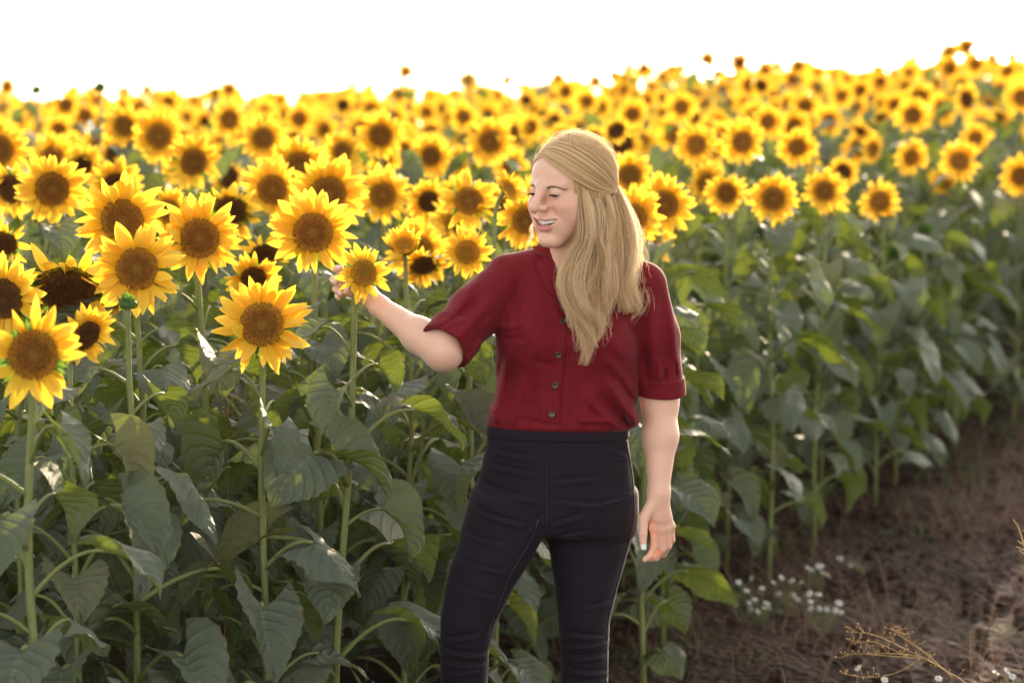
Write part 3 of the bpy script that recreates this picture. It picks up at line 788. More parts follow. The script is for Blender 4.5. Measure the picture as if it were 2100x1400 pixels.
def hands_f(p, side):
    if side: F_, T_, W_, pal = FING_L, THUMB_L, WL, ((1346, 1060, 5.405), (1363, 1060, 5.412))
    else: F_, T_, W_, pal = FING_R, THUMB_R, WR, ((745, 600, 5.51), (748, 588, 5.52))
    d = None
    for i, f_ in enumerate(F_):
        k = (1.0, 1.04, .98, .85)[i]
        e = chain(p, f_, [r * k for r in FR], .003)
        m = cone(p, W_ * .75 + f_[0] * .25, f_[0], .013, .0102 * k); e = smin(e, m, .006)
        d = e if d is None else smin(d, e, .0022)
    palm = smin(cone(p, W_, A(*pal[0]), .0205, .0165), cone(p, W_, A(*pal[1]), .0200, .0155), .012)
    kn = cone(p, F_[0][0], F_[3][0], .0090, .0080)
    d = smin(d, smin(palm, kn, .01), .009)
    d = smin(d, chain(p, T_, [.0145, .0120, .0098, .0072], .004), .010)
    return d
NECKB = A(1168, 560, 5.455)
def body_f(p, arms=True):
    d = np.full(len(p), 1.0)
    m = np.linalg.norm(p - HO, axis=1) < .165
    if m.any(): d[m] = head_f(head_local(p[m])) * HS
    hc = H(0, .030, -.075); nk = cone(p, hc, NECKB, .050, .056)
    nk = smin(nk, cone(p, H(0, -.035, -.085), NECKB + np.array([-.005, -.035, 0]), .022, .030), .04)
    d = smin(d, nk, .018)
    ch = ell(p, A(1165, 655, 5.46), (.150, .092, .150)); ch = smin(ch, cone(p, A(1100, 560, 5.46), A(1240, 566, 5.46), .036, .036), .05)
    ch = smin(ch, ell(p, A(1155, 800, 5.47), (.125, .085, .2)), .05)
    d = smin(d, ch, .03)
    # collar bone
    for S_, E_, W_, side in ((SR, ER, WR, 0), (SL, EL, WL, 1)):
        c = (S_ + W_) / 2
        mid = E_ * .62 + W_ * .38
        if side: arm = smin(cone(p, S_, E_, .041, .040), chain(p, [E_, mid + np.array([.002, 0, 0]), W_], [.0405, .0385, .0225], .02), .02)
        else: arm = smin(cone(p, S_, E_, .041, .042), chain(p, [E_ + np.array([-.004, 0, -.008]), mid + np.array([0, 0, -.006]), W_], [.0405, .0365, .0235], .025), .02)
        m = np.linalg.norm(p - W_, axis=1) < .24
        if side: arm = smin(arm, ell(p, W_ * .97 + E_ * .03, (.023, .0175, .03)), .01)
        if m.any(): arm[m] = smin(arm[m], hands_f(p[m], side), .012)
        d = smin(d, arm, .012)
    return d
def rowpx(py, x0, x1, Yc, b):
    a, c = P(x0, py, Yc), P(x1, py, Yc); return (a.z, (a.x + c.x) / 2, Yc, (c.x - a.x) / 2, b)
TORSO = [rowpx(505, 1120, 1210, 5.47, .055), rowpx(530, 1065, 1275, 5.465, .066), rowpx(560, 1032, 1308, 5.46, .082), rowpx(620, 1022, 1312, 5.455, .100), rowpx(690, 1018, 1312, 5.45, .118), rowpx(760, 1016, 1308, 5.45, .115),
         rowpx(820, 1008, 1308, 5.45, .112), rowpx(850, 1000, 1310, 5.45, .115), rowpx(868, 1000, 1306, 5.45, .113), rowpx(880, 1010, 1295, 5.45, .100)]
def seg2(p, a, b):
    """distance in the upright plane from points to the segment between two pixels"""
    a = A(*a, YW)[[0, 2]]; b = A(*b, YW)[[0, 2]]; q = p[:, [0, 2]]; ab = b - a
    t = np.clip(((q - a) @ ab) / (ab @ ab), 0, 1); return np.linalg.norm(q - a - t[:, None] * ab, axis=1), t
def folds(p, lst, d0):
    """creases: ridges and grooves along lines, worked out only near the surface and on the side towards the camera"""
    o = np.zeros(len(p)); near = np.nonzero((np.abs(d0) < .022) & (p[:, 1] < 5.50))[0]
    if not len(near): return o
    q = p[near]; acc = np.zeros(len(near))
    for a, b, amp, w in lst:
        lo = min(FZ(a[1]), FZ(b[1])) - 2.2 * w; hi = max(FZ(a[1]), FZ(b[1])) + 2.2 * w
        k = np.nonzero((q[:, 2] > lo) & (q[:, 2] < hi))[0]
        if len(k):
            d, t = seg2(q[k], a, b); acc[k] += 1.9 * amp * np.exp(-(d / w) ** 2) * np.minimum(1, 4 * np.minimum(t + .05, 1.05 - t))
    o[near] = acc * np.clip((5.50 - q[:, 1]) / .03, 0, 1); return o
def FZ(py): return P(1100, py, YW).z
BF = [((1040, 545), (1050, 700), .0035, .010), ((1060, 560), (1040, 830), -.003, .012), ((1050, 690), (1018, 850), .004, .010), ((1035, 720), (1006, 850), -.003, .007),
      ((1075, 760), (1050, 868), .004, .009), ((1100, 780), (1075, 868), -.003, .009), ((1110, 800), (1115, 868), .0025, .008),
      ((1215, 790), (1190, 868), .004, .010), ((1175, 760), (1172, 868), -.0025, .010), ((1240, 770), (1300, 862), .007, .010), ((1225, 795), (1290, 872), -.005, .008), ((1200, 805), (1265, 870), .005, .009), ((1262, 760), (1308, 845), -.004, .008),
      ((1240, 720), (1290, 800), .0035, .012), ((1200, 640), (1290, 735), .003, .014), ((1250, 600), (1308, 700), -.003, .012), ((1020, 668), (1080, 655), .003, .008), ((1025, 690), (1075, 684), -.0025, .006),
      ((1020, 640), (1070, 560), -.0025, .012), ((1060, 850), (1150, 862), -.002, .006), ((1180, 850), (1250, 856), .003, .006), ((1120, 560), (1150, 660), .002, .01),
      ((1290, 820), (1304, 872), .006, .009), ((1276, 830), (1286, 872), -.004, .006), ((1017, 530), (1013, 682), -.0030, .0030), ((1312, 600), (1309, 700), -.004, .004),
      ((1345, 560), (1318, 640), -.0028, .003), ((1018, 862), (1012, 830), .004, .008), ((1150, 700), (1230, 690), .002, .012), ((1090, 730), (1140, 742), -.002, .008), ((1080, 640), (1110, 720), .0025, .016)]
SLF_R = [((1010, 610), (930, 690), .005, .012), ((990, 600), (925, 655), -.005, .008), ((960, 640), (905, 655), .005, .008), ((1000, 660), (945, 730), -.004, .008), ((1010, 640), (965, 720), .003, .007), ((940, 640), (898, 662), -.004, .005), ((985, 560), (930, 640), .003, .010)]
SLF_L = [((1330, 610), (1345, 780), .004, .011), ((1355, 590), (1370, 770), -.003, .010), ((1375, 640), (1390, 780), .004, .008), ((1318, 700), (1330, 790), -.004, .007), ((1385, 740), (1388, 775), -.005, .004), ((1350, 730), (1353, 785), .004, .006), ((1365, 755), (1366, 785), -.004, .004)]
_c0, _c1 = A(926, 698, 5.285), A(908, 716, 5.27)
def sleeve_frames():
    dR = ER - SR; dR /= np.linalg.norm(dR); dL = EL - SL; dL /= np.linalg.norm(dL); return dR, dL
DRR, DLL = sleeve_frames()
CUTR = float((A(914, 708, 5.30) - SR) @ DRR); CUTL = float((A(1354, 808, 5.47) - SL) @ DLL)
CNR = DRR + np.array([.0, 0, 0]); CNL = DLL + np.array([-.16, 0, 0]); CNL /= np.linalg.norm(CNL); CUTL = float((A(1354, 806, 5.47) - SL) @ CNL)
def blouse_base(p):
    d = loft(p, TORSO, 2.25)
    d = smin(d, cone(p, A(1125, 540, 5.47), A(1045, 566, 5.45), .040, .050), .03)
    d = smin(d, cone(p, A(1215, 540, 5.47), A(1318, 585, 5.45), .040, .050), .03)
    d = smin(d, ell(p, A(1088, 690, 5.375), (.060, .052, .062)), .06)
    d = smin(d, ell(p, A(1225, 690, 5.375), (.060, .052, .062)), .06)
    return d - folds(p, BF, d)
def sleeve(p, side, extra=0.0):
    if side: d = chain(p, [A(1318, 586, 5.45), A(1342, 690, 5.455), A(1356, 805, 5.47)], [.054 + extra, .0545 + extra, .0530 + extra], .02); d = d - folds(p, SLF_L, d)
    else: d = chain(p, [A(1042, 576, 5.45), A(975, 640, 5.38), A(912, 712, 5.30)], [.056 + extra, .058 + extra, .055 + extra], .02); d = d - folds(p, SLF_R, d)
    return d
def along(p, side): return (p - (SL if side else SR)) @ (CNL if side else CNR) - (CUTL if side else CUTR)
def blouse_f(p):
    d = blouse_base(p)
    for side in (0, 1):
        s = sleeve(p, side); al = along(p, side)
        s = smax(s, al, .004)
        inner = sleeve(p, side, -.006); s = np.where(al > -.07, np.maximum(s, -np.maximum(inner, -.06 - al)), s)
        d = smin(d, s, .012)
    q = p[:, [0, 2]]
    tri = [A(1120, 470, YW)[[0, 2]], A(1166, 645, YW)[[0, 2]], A(1232, 470, YW)[[0, 2]]]
    w = None
    for i, (a, b) in enumerate(((tri[0], tri[1]), (tri[1], tri[2]))):
        e = b - a; nrm = np.array([e[1], -e[0]]) / np.linalg.norm(e); x = (q - a) @ nrm; w = x if w is None else np.maximum(w, x)
    v = np.maximum(w, p[:, 1] - 5.45)
    d = smax(d, -v, .004)
    d = smax(d, -cone(p, A(1170, 560, 5.46), A(1165, 440, 5.46), .064, .072), .006)
    return d
def cuff_f(side):
    def f(p):
        al = along(p, side); L = .050 if side == 0 else .040
        o = sleeve(p, side, .0070 if side == 0 else .004) ; i = sleeve(p, side, -.003)
        d = smax(o, -i, .003); return smax(d, smax(al - .003, -al - L, .003), .004)
    return f
HIPS = [rowpx(866, 1003, 1285, 5.45, .104), rowpx(900, 999, 1288, 5.45, .108), rowpx(950, 989, 1295, 5.455, .116), rowpx(1000, 976, 1301, 5.46, .122), rowpx(1050, 962, 1304, 5.46, .122), rowpx(1085, 955, 1300, 5.46, .112)]
LEGR = [rowpx(1010, 975, 1125, 5.43, .105), rowpx(1090, 950, 1119, 5.42, .100), rowpx(1150, 927, 1088, 5.405, .092), rowpx(1200, 914, 1056, 5.395, .084), rowpx(1270, 903, 1021, 5.385, .072), rowpx(1330, 903, 1003, 5.39, .066), rowpx(1400, 903, 1000, 5.41, .066),
        rowpx(1480, 905, 1004, 5.44, .064), rowpx(1600, 915, 990, 5.47, .050), rowpx(1740, 925, 980, 5.50, .038), rowpx(1800, 922, 982, 5.50, .040)]
LEGL = [rowpx(1010, 1125, 1302, 5.48, .115), rowpx(1090, 1121, 1300, 5.475, .104), rowpx(1150, 1130, 1282, 5.47, .094), rowpx(1200, 1138, 1268, 5.465, .086), rowpx(1270, 1145, 1251, 5.46, .074), rowpx(1330, 1149, 1248, 5.465, .066), rowpx(1400, 1151, 1247, 5.475, .066),
        rowpx(1480, 1153, 1246, 5.49, .062), rowpx(1600, 1162, 1235, 5.51, .048), rowpx(1740, 1170, 1222, 5.53, .038), rowpx(1800, 1168, 1224, 5.53, .040)]
tf = random.Random(3); TF = []
for x0, y0, x1, y1, am in ((1010, 915, 1090, 925, .9), (1005, 945, 1100, 958, 1), (985, 985, 1105, 1010, 1), (1120, 975, 1225, 965, .8), (1122, 1010, 1240, 1022, .7), (965, 1030, 1080, 1058, 1), (1110, 1040, 1080, 1075, 1.2), (1130, 1060, 1190, 1040, 1.1), (1130, 1090, 1200, 1075, .8),
                       (950, 1080, 1040, 1098, .7), (935, 1130, 1040, 1150, .8), (928, 1180, 1030, 1205, .5), (910, 1290, 985, 1278, 1.2), (905, 1312, 1000, 1322, 1.6), (905, 1335, 1000, 1345, 1.6), (910, 1360, 995, 1352, 1.2), (905, 1385, 985, 1392, 1),
                       (1160, 1290, 1245, 1300, 1), (1152, 1318, 1248, 1310, 1.5), (1155, 1342, 1246, 1338, 1.5), (1160, 1368, 1246, 1375, 1.2), (1175, 1395, 1246, 1390, 1), (1200, 1235, 1260, 1225, .7), (1240, 905, 1284, 925, .6), (1250, 1120, 1290, 1105, .6), (1015, 1240, 990, 1300, 1), (1230, 1020, 1298, 1000, .6)):
    TF.append(((x0, y0), (x1, y1), -.0022 * am, .0045)); TF.append(((x0, y0 + 7), (x1, y1 + 8), .0020 * am, .0060))
def trousers_f(p):
    d = loft(p, HIPS, 2.3); d = smin(d, ell(p, A(1090, 1020, 5.53), (.085, .075, .095)), .04); d = smin(d, ell(p, A(1215, 1020, 5.54), (.085, .075, .095)), .04)
    d = smin(d, smin(loft(p, LEGR), loft(p, LEGL), .012), .03)
    return d - folds(p, TF, d)
def band_f(p):
    z0 = A(0, 897, YW)[2]; z1 = A(0, 862, YW)[2]; tilt = -.03 * (p[:, 0] - .1)
    d = loft(p, HIPS, 2.3) - .0028; return smax(d, smax(p[:, 2] - z1, z0 + tilt * .6 - p[:, 2], .003), .003)

# materials of the figure
def mk_skin():
    M = Mat('skin'); o = M.obj(); v = M.attr(); n = M.noise(45, 4, o); n2 = M.noise(9, 2, o)
    c = M.mix(M.math('MULTIPLY', n, .22), v, (.64, .32, .24)); c = M.mix(M.math('MULTIPLY', n2, .15), c, (.72, .50, .38))
    b = M.bump(M.math('ADD', M.noise(900, 2, o), M.math('MULTIPLY', n, .5)), .12, .0006)
    p = M.principled(Base_Color=c, Roughness=.48, Specular_IOR_Level=.42, Subsurface_Weight=.35, Subsurface_Scale=.010, Normal=b, Sheen_Weight=.25, Sheen_Roughness=.4)
    p.inputs['Subsurface Radius'].default_value = (1.0, .38, .22)
    return M.done(p.outputs[0])
SKIN = mk_skin()
def mk_cloth(name, c1, c2, su, sv, rough, sheen, bs):
    M = Mat(name); o = M.obj()
    mp = M.n('Mapping', {'Vector': o, 'Scale': (su, su, sv)}).outputs[0]
    n = M.noise(1.0, 4, mp, .7); n2 = M.noise(14, 3, o)
    c = M.mix(M.ramp(n, [(.3, (0, 0, 0)), (.7, (1, 1, 1))]), c1, c2); c = M.mix(M.math('MULTIPLY', n2, .25), c, c1)
    wv = M.noise(1.0, 1, M.n('Mapping', {'Vector': o, 'Scale': (1200, 1200, 1200)}).outputs[0])
    wr = M.n('Mapping', {'Vector': o, 'Scale': (10, 10, 22)}).outputs[0]
    h = M.math('ADD', M.math('MULTIPLY', n, bs), M.math('ADD', M.math('MULTIPLY', wv, .0002), M.math('MULTIPLY', M.noise(1, 3, wr), .0030)))
    b = M.n('Bump', {'Height': h, 'Strength': .7, 'Distance': 1.0}).outputs[0]
    p = M.principled(Base_Color=c, Roughness=rough, Specular_IOR_Level=.25, Normal=b, Sheen_Weight=sheen, Sheen_Roughness=.35)
    return M.done(p.outputs[0])
BLOUSE = mk_cloth('red_crepe', (.135, .0060, .0110), (.210, .0115, .0190), 90, 420, .88, .12, .0007)
DENIM = mk_cloth('dark_denim', (.0110, .0065, .0125), (.019, .0120, .0205), 500, 260, .85, .07, .0003)
THREAD = simple('thread', (.035, .025, .04), (.06, .045, .06), .8)
HORN = simple('button_horn', (.03, .016, .010), (.12, .08, .05), .22, 120, .6)
TOOTH = simple('tooth', (.88, .85, .78), None, .2, spec=.5); MOUTHIN = simple('mouth_inside', (.22, .045, .04), None, .5)
def mk_eye():
    M = Mat('eyeball'); v = M.attr(); return M.done(M.principled(Base_Color=v, Roughness=.08, Specular_IOR_Level=.6, Coat_Weight=.5, Coat_Roughness=.03).outputs[0])
LASH = simple('lash', (.045, .025, .016)); NAIL = simple('nail_polish', (.74, .74, .76), None, .2, spec=.6)
NAILP = simple('nail_pink', (.78, .62, .60), None, .2, spec=.6)
def mk_hair():
    M = Mat('blond_hair'); hi = M.n('HairInfo'); r = hi.outputs['Random']; t = hi.outputs['Intercept']
    tn = M.n('Attribute', attribute_name='tone').outputs['Fac']; r = M.math('ADD', M.math('MULTIPLY', r, .35), M.math('MULTIPLY', tn, .65))
    c = M.ramp(r, [(.05, (.20, .10, .042)), (.25, (.46, .27, .12)), (.55, (.84, .60, .34)), (.85, (.97, .83, .60))])
    c = M.mix(M.math('MULTIPLY', t, .25), c, (.92, .74, .48))
    p = M.principled(Base_Color=c, Roughness=.42, Specular_IOR_Level=.35); t_ = M.n('BsdfTranslucent', {'Color': M.mix(.6, c, (1.0, .88, .66))})
    h = M.n('MixShader', {0: .45, 1: p.outputs[0], 2: t_.outputs[0]})
    return M.done(h.outputs[0])
HAIR = mk_hair()
def mk_hairbase():
    M = Mat('blond_hair_mass'); o = M.obj(); n = M.noise(1, 4, M.n('Mapping', {'Vector': o, 'Scale': (260, 260, 14)}).outputs[0], .6)
    c = M.ramp(n, [(.3, (.14, .070, .030)), (.7, (.42, .26, .13))])
    return M.done(M.principled(Base_Color=c, Roughness=.6, Specular_IOR_Level=.3, Normal=M.bump(n, .8, .003)).outputs[0])
HAIRB = mk_hairbase()

def woman(parts=('body', 'clothes', 'hair')):
    root = bpy.data.objects.new('person', None); COL.objects.link(root); root.location = (A(1090, 1800, 5.48)[0], 5.48, 0)
    tag(root, 'smiling woman with long blond hair, dark red blouse and dark jeans holding a sunflower', 'person')
    inv = Matrix.Translation(-root.location)
    def part(name, V, F, m, parent=None, smooth=True, col=None, mi=None):
        o = link(name, mesh(name, V, F, m, smooth, mi, col), parent or root)
        o.matrix_basis = inv if parent is None else Matrix()
        return o
    if 'body' in parts:
        V, F = surface(body_f, (-.45, 5.1, .62), (.42, 5.66, 1.75), .0022)
        q = head_local(V); s = q.copy(); s[:, 0] = np.abs(s[:, 0])
        base = np.array([.83, .50, .365]); col = np.tile(base, (len(V), 1))
        def blend(m, c): col[:] = col * (1 - m[:, None]) + np.array(c) * m[:, None]
        near = np.linalg.norm(q, axis=1) < .16
        pu = np.stack([MX, MY, MU + .0026], -1); pl = np.stack([MX, MY, ML - .0036], -1)
        blend(near * np.exp(-(np.linalg.norm(s - np.array([.044, -.062, -.034]), axis=1) / .024) ** 2) * .65, (.76, .29, .21))
        blend(near * np.exp(-(np.linalg.norm(s - np.array([0, -.112, -.031]), axis=1) / .012) ** 2) * .5, (.66, .27, .20))
        dl = np.full(len(V), 1.0); idx = np.nonzero(near)[0]
        for i in range(6, 12):
            dl[idx] = np.minimum(dl[idx], np.minimum(cone(s[idx], pu[i], pu[i+1], .0034, .0028), cone(s[idx], pl[i], pl[i+1], .0056, .0042)))
        blend(near * np.clip(.75 - dl / .0014, 0, 1), (.62, .20, .19))
        blend(near * (q[:, 1] > -.082) * (np.abs(q[:, 0]) < .026) * (q[:, 2] < -.055) * (q[:, 2] > -.08) * (dl > -.001) * (np.linalg.norm(q - np.array([0, -.06, -.066]), axis=1) < .024), (.25, .05, .045))
        uz = np.interp(s[:, 0], MX[6:], MU[6:]); uy = np.interp(s[:, 0], MX[6:], MY[6:])
        blend(near * (s[:, 0] < .034) * (q[:, 2] > uz - .003) * (q[:, 1] < uy + .008) * np.clip((uz + .0050 - .0022 * (s[:, 0] / .034) - q[:, 2]) / .0012, 0, 1) * .85, (.66, .25, .22))
        for W_ in (WL, WR):
            blend(np.clip(1 - np.linalg.norm(V - (W_ + np.array([-.01, 0, -.1 if W_ is WL else .05])), axis=1) / .085, 0, 1) * .55, (.66, .31, .23))
        part('body', V, F, SKIN, col=col)
        print('BODY', len(F))
        # eyes
        for sx in (-1, 1):
            c = np.array([.0305 * sx, -.0700, -.0050]); mb = MB(); n = 24; vv = []; cc = []
            gaze = np.array([0.05, -math.cos(.42), -math.sin(.42)]); gaze /= np.linalg.norm(gaze)
            e1 = np.cross(gaze, [0, 0, 1.]); e1 /= np.linalg.norm(e1); e2 = np.cross(e1, gaze)
            for j in range(19):
                a = math.pi * j / 18
                for i in range(n):
                    b = 2 * math.pi * i / n; r_ = .0127 * (1.045 if a < .40 else 1)
                    vv.append(H(*(c + r_ * (gaze * math.cos(a) + (e1 * math.cos(b) + e2 * math.sin(b)) * math.sin(a)))))
                    cc.append((.01, .01, .01) if a < .2 else (.10, .16, .20) if a < .46 else (.50, .42, .38))
            part('eye', np.array(vv), grid_faces(n, 19, True), EYE, col=np.array(cc))
            # upper lashes, brow
            u = np.linspace(-1, 1, 9); lp = []; vs = []; fs = []; k = 0; mbl = MB()
            for t in u: lp.append(c + np.array([.0128 * t, -.0138 * math.sqrt(max(.05, 1 - (t * .8) ** 2)) - .0002, -.0026 - .0014 * t * t]))
            Vt, Ft = tube([H(*x) for x in lp], [.0004, .0010, .0013, .0014, .0014, .0014, .0013, .0011, .0005], 6); mbl.add(Vt, Ft)
            for i in range(26):
                t = -1 + 2 * (i + .5) / 26; b = c + np.array([.0128 * t, -.0136 * math.sqrt(max(.05, 1 - (t * .8) ** 2)), -.0026 - .0014 * t * t])
                o2 = np.array([.0022 * t + .0014 * sx, -.0062, -.0020]); Vt, Ft = tube([H(*b), H(*(b + o2 * .6)), H(*(b + o2 + np.array([0, 0, .0012])))], [.00026, .0002, .00006], 4); mbl.add(Vt, Ft)
            V_, F_, _, _ = mbl.arrays(); part('eyelashes', V_, F_, LASH)
            mbl = MB(); rr = random.Random(sx)
            for i in range(110):
                t = rr.random(); x = .012 + .034 * t; z = .0075 + .0026 * math.sin(math.pi * t) - .0035 * t * t + rr.uniform(-.0017, .0017) * (1 - .6 * t)
                y = -.0825 + 13.5 * x * x * .75; L = rr.uniform(.005, .008)
                pt = np.array([[x * sx, y, z]]); 
                for _ in range(4): pt = pt - grad(head_f, pt, .001) * head_f(pt)[:, None]
                pt = pt[0]; nrm = grad(head_f, pt[None], .001)[0]; dr_ = np.array([sx * .9, .15, .35 - .7 * t]); dr_ -= nrm * (dr_ @ nrm); dr_ /= np.linalg.norm(dr_)
                Vt, Ft = tube([H(*(pt + nrm * .0001)), H(*(pt + dr_ * L * .5 + nrm * .0006)), H(*(pt + dr_ * L + nrm * .0002))], [.00055, .0005, .0002], 4); mbl.add(Vt, Ft)
            V_, F_, _, _ = mbl.arrays(); part('eyebrow', V_, F_, BROW)
        # teeth: a curved row, each tooth bulging
        mb = MB()
        for i in range(-6, 7):
            w = .0042 * (1 - .07 * abs(i)); x0 = sum(.0081 * (1 - .07 * j) for j in range(1, abs(i) + 1)) * (1 if i > 0 else -1)
            ang = x0 / .035; cx, cy = .0335 * math.sin(ang), -.0555 - .0335 * math.cos(ang); hh = .0125 - .0006 * abs(i)
            zt = -.0575 + .0010 * (i / 4) ** 2
            vv = []
            for a in range(6):
                zz = zt - hh * a / 5; 
                for b in range(5):
                    bb = -1 + b / 2; sh = 1 - .25 * (a / 5) ** 4 * abs(bb) ** 2; wv = w * (1 - .10 * (a == 5) - .0 * abs(bb)); bulge = -.0012 * (1 - bb * bb) - .0005 * (1 - (a / 5 - .4) ** 2)
                    px_, py_ = bb * wv * .97, bulge
                    vv.append(H(cx + px_ * math.cos(ang) - py_ * math.sin(ang) * 1, cy + px_ * math.sin(ang) + py_ * math.cos(ang), zz + (.0008 * abs(bb) ** 3 if a == 5 else 0)))
            mb.add(vv, grid_faces(5, 6))
        V_, F_, _, _ = mb.arrays(); part('teeth', V_, F_, TOOTH)
        # nails
        for T_, nd, m in ((THUMB_L, (.25, -.95, 0), NAIL), (FING_R[1], (-.5, -.8, .1), NAILP), (FING_R[2], (-.3, -.9, .2), NAILP), (FING_R[3], (-.2, -.9, -.1), NAILP), (FING_R[0], (-.5, -.7, .5), NAILP), (FING_L[0], (.1, -.2, -.95), NAILP)):
            a, b = T_[-2], T_[-1]; d = (b - a) / np.linalg.norm(b - a); nrm = np.array(nd, float); nrm -= d * (nrm @ d); nrm /= np.linalg.norm(nrm); sdv = np.cross(d, nrm); vv = []
            R0 = .0076 if T_ is THUMB_L else .0061; L = .0125 if T_ is THUMB_L else .0095
            for j in range(7):
                t = j / 6; ww = (.95 if 0 < j < 6 else .6)
                for i in range(6):
                    an = (-1 + 2 * i / 5) * .95 * ww; vv.append(b + d * (-.006 + L * t) + (nrm * math.cos(an) + sdv * math.sin(an)) * R0 * (1.04 - .03 * t))
            part('fingernail', np.array(vv), grid_faces(6, 7), m)
    if 'clothes' in parts:
        V, F = surface(blouse_f, (-.22, 5.1, .98), (.42, 5.68, 1.52), .0028)
        bl = part('blouse', V, F, BLOUSE); print('BLOUSE', len(F))
        for side in (0, 1):
            c = A(920, 700, 5.30) if side == 0 else A(1355, 795, 5.47)
            V, F = surface(cuff_f(side), c - .12, c + .12, .0022); part('cuff', V, F, BLOUSE, bl)
        fb = blouse_base
        ff = lambda p: np.minimum(blouse_base(p), np.minimum(sleeve(p, 0), sleeve(p, 1)))
        V, F = drape(ff, [(1094, 541), (1108, 570), (1130, 607), (1160, 647)], [(1131, 512), (1141, 560), (1150, 600), (1166, 646)], 18, 8, .0085, offa=.004); part('lapel', V, F, BLOUSE, bl)
        V, F = drape(ff, [(1232, 541), (1222, 570), (1200, 607), (1170, 650)], [(1205, 512), (1192, 560), (1180, 600), (1162, 648)], 18, 8, .0085, offa=.004); part('lapel', V, F, BLOUSE, bl)
        V, F = drape(ff, [(1094, 515), (1098, 520), (1106, 527)], [(1126, 511), (1128, 517), (1134, 532)], 8, 8, .0100); part('collar', V, F, BLOUSE, bl)
        V, F = drape(ff, [(1120, 650), (1112, 730), (1108, 800), (1104, 864)], [(1159, 650), (1158, 730), (1151, 800), (1148, 866)], 40, 8, .0014, offa=-.006); part('placket', V, F, BLOUSE, bl)
        for px, py in ((1155, 660), (1145, 726), (1139, 789), (1132, 849)):
            p = march(ff, [px], [py]); n = grad(ff, p)[0]; p = p[0] + n * .0035
            rows = [(.0, .0012), (.0030, .0012), (.0046, .0014), (.0058, .0028), (.0070, .0030), (.0077, .0018), (.0072, 0), (0, 0)]
            vv = [(q * math.cos(2 * math.pi * i / 18), q * math.sin(2 * math.pi * i / 18), z) for q, z in rows for i in range(18)]
            mb = MB(); mb.add(vv, grid_faces(18, 8, True), 0)
            for hx, hy in ((-1, -1), (1, -1), (1, 1), (-1, 1)):
                V_, F_ = tube([(hx * .0014, hy * .0014, .0009), (hx * .0014, hy * .0014, .0015)], .0007, 6); mb.add(V_, F_, 1)
            o = link('button', mb.mesh('button', [HORN, LASH]), bl, head_matrix(Vector(p), n, px))
        V, F = surface(trousers_f, (-.20, 5.25, -.02), (.32, 5.68, 1.10), .0034)
        tr = part('jeans', V, F, DENIM); print('JEANS', len(F))
        V, F = surface(band_f, (-.1, 5.3, .98), (.30, 5.62, 1.10), .0030); part('waistband', V, F, DENIM, tr)
        ft = trousers_f
        for ln, w in (([(1105, 1062), (1085, 1110), (1052, 1165), (1030, 1215), (1012, 1262), (999, 1300)], 1.3), ([(1206, 903), (1215, 920), (1238, 934), (1282, 940)], 1.3), ([(1119, 905), (1120, 1000), (1120, 1085)], 1.1), ([(1284, 905), (1297, 980), (1299, 1060), (1283, 1130), (1262, 1210), (1246, 1280), (1243, 1395)], 1.6), ([(1190, 1037), (1240, 1032), (1290, 1018)], .8)):
            V, F = drape(ft, ln, [(x + w, y + w) for x, y in ln], 60, 2, .0006, .0012); part('seam', V, F, THREAD, tr)
        for side, (cx, dy) in enumerate(((952, -.02), (1197, .01))):
            an = A(cx, 1790, 5.50 if side == 0 else 5.53); g = float(gz(an[0], an[1]))
            f = lambda p: smax(smin(cone(p, (an[0], an[1] + .02, g + .055), (an[0], an[1] - .15, g + .035), .042, .036), cone(p, (an[0], an[1] + .01, g + .06), (an[0], an[1] + .01, g + .11), .042, .042), .02), g - p[:, 2], .004)
            V, F = surface(f, (an[0] - .07, an[1] - .24, g - .03), (an[0] + .07, an[1] + .1, g + .18), .005); part('shoe', V, F, SHOE)
    if 'hair' in parts: hair(root, inv, part)
    return root
EYE = mk_eye(); BROW = simple('brow_hair', (.20, .115, .06), (.30, .18, .10)); SHOE = simple('shoe_canvas', (.6, .58, .54), (.5, .48, .45))

def cap_f(p):
    q = head_local(p)
    d = skull_f(q) - .0085
    d = smin(d, ell(q, (0, .055, -.03), (.066, .055, .075)), .03)
    return d
def capcut_f(p):
    q = head_local(p); thr = -.046 + 1.5 * np.clip(-q[:, 2] - .0, 0, .04) + .012 * (q[:, 0] < -.02)
    return smax(cap_f(p) + .003, thr - q[:, 1], .01)
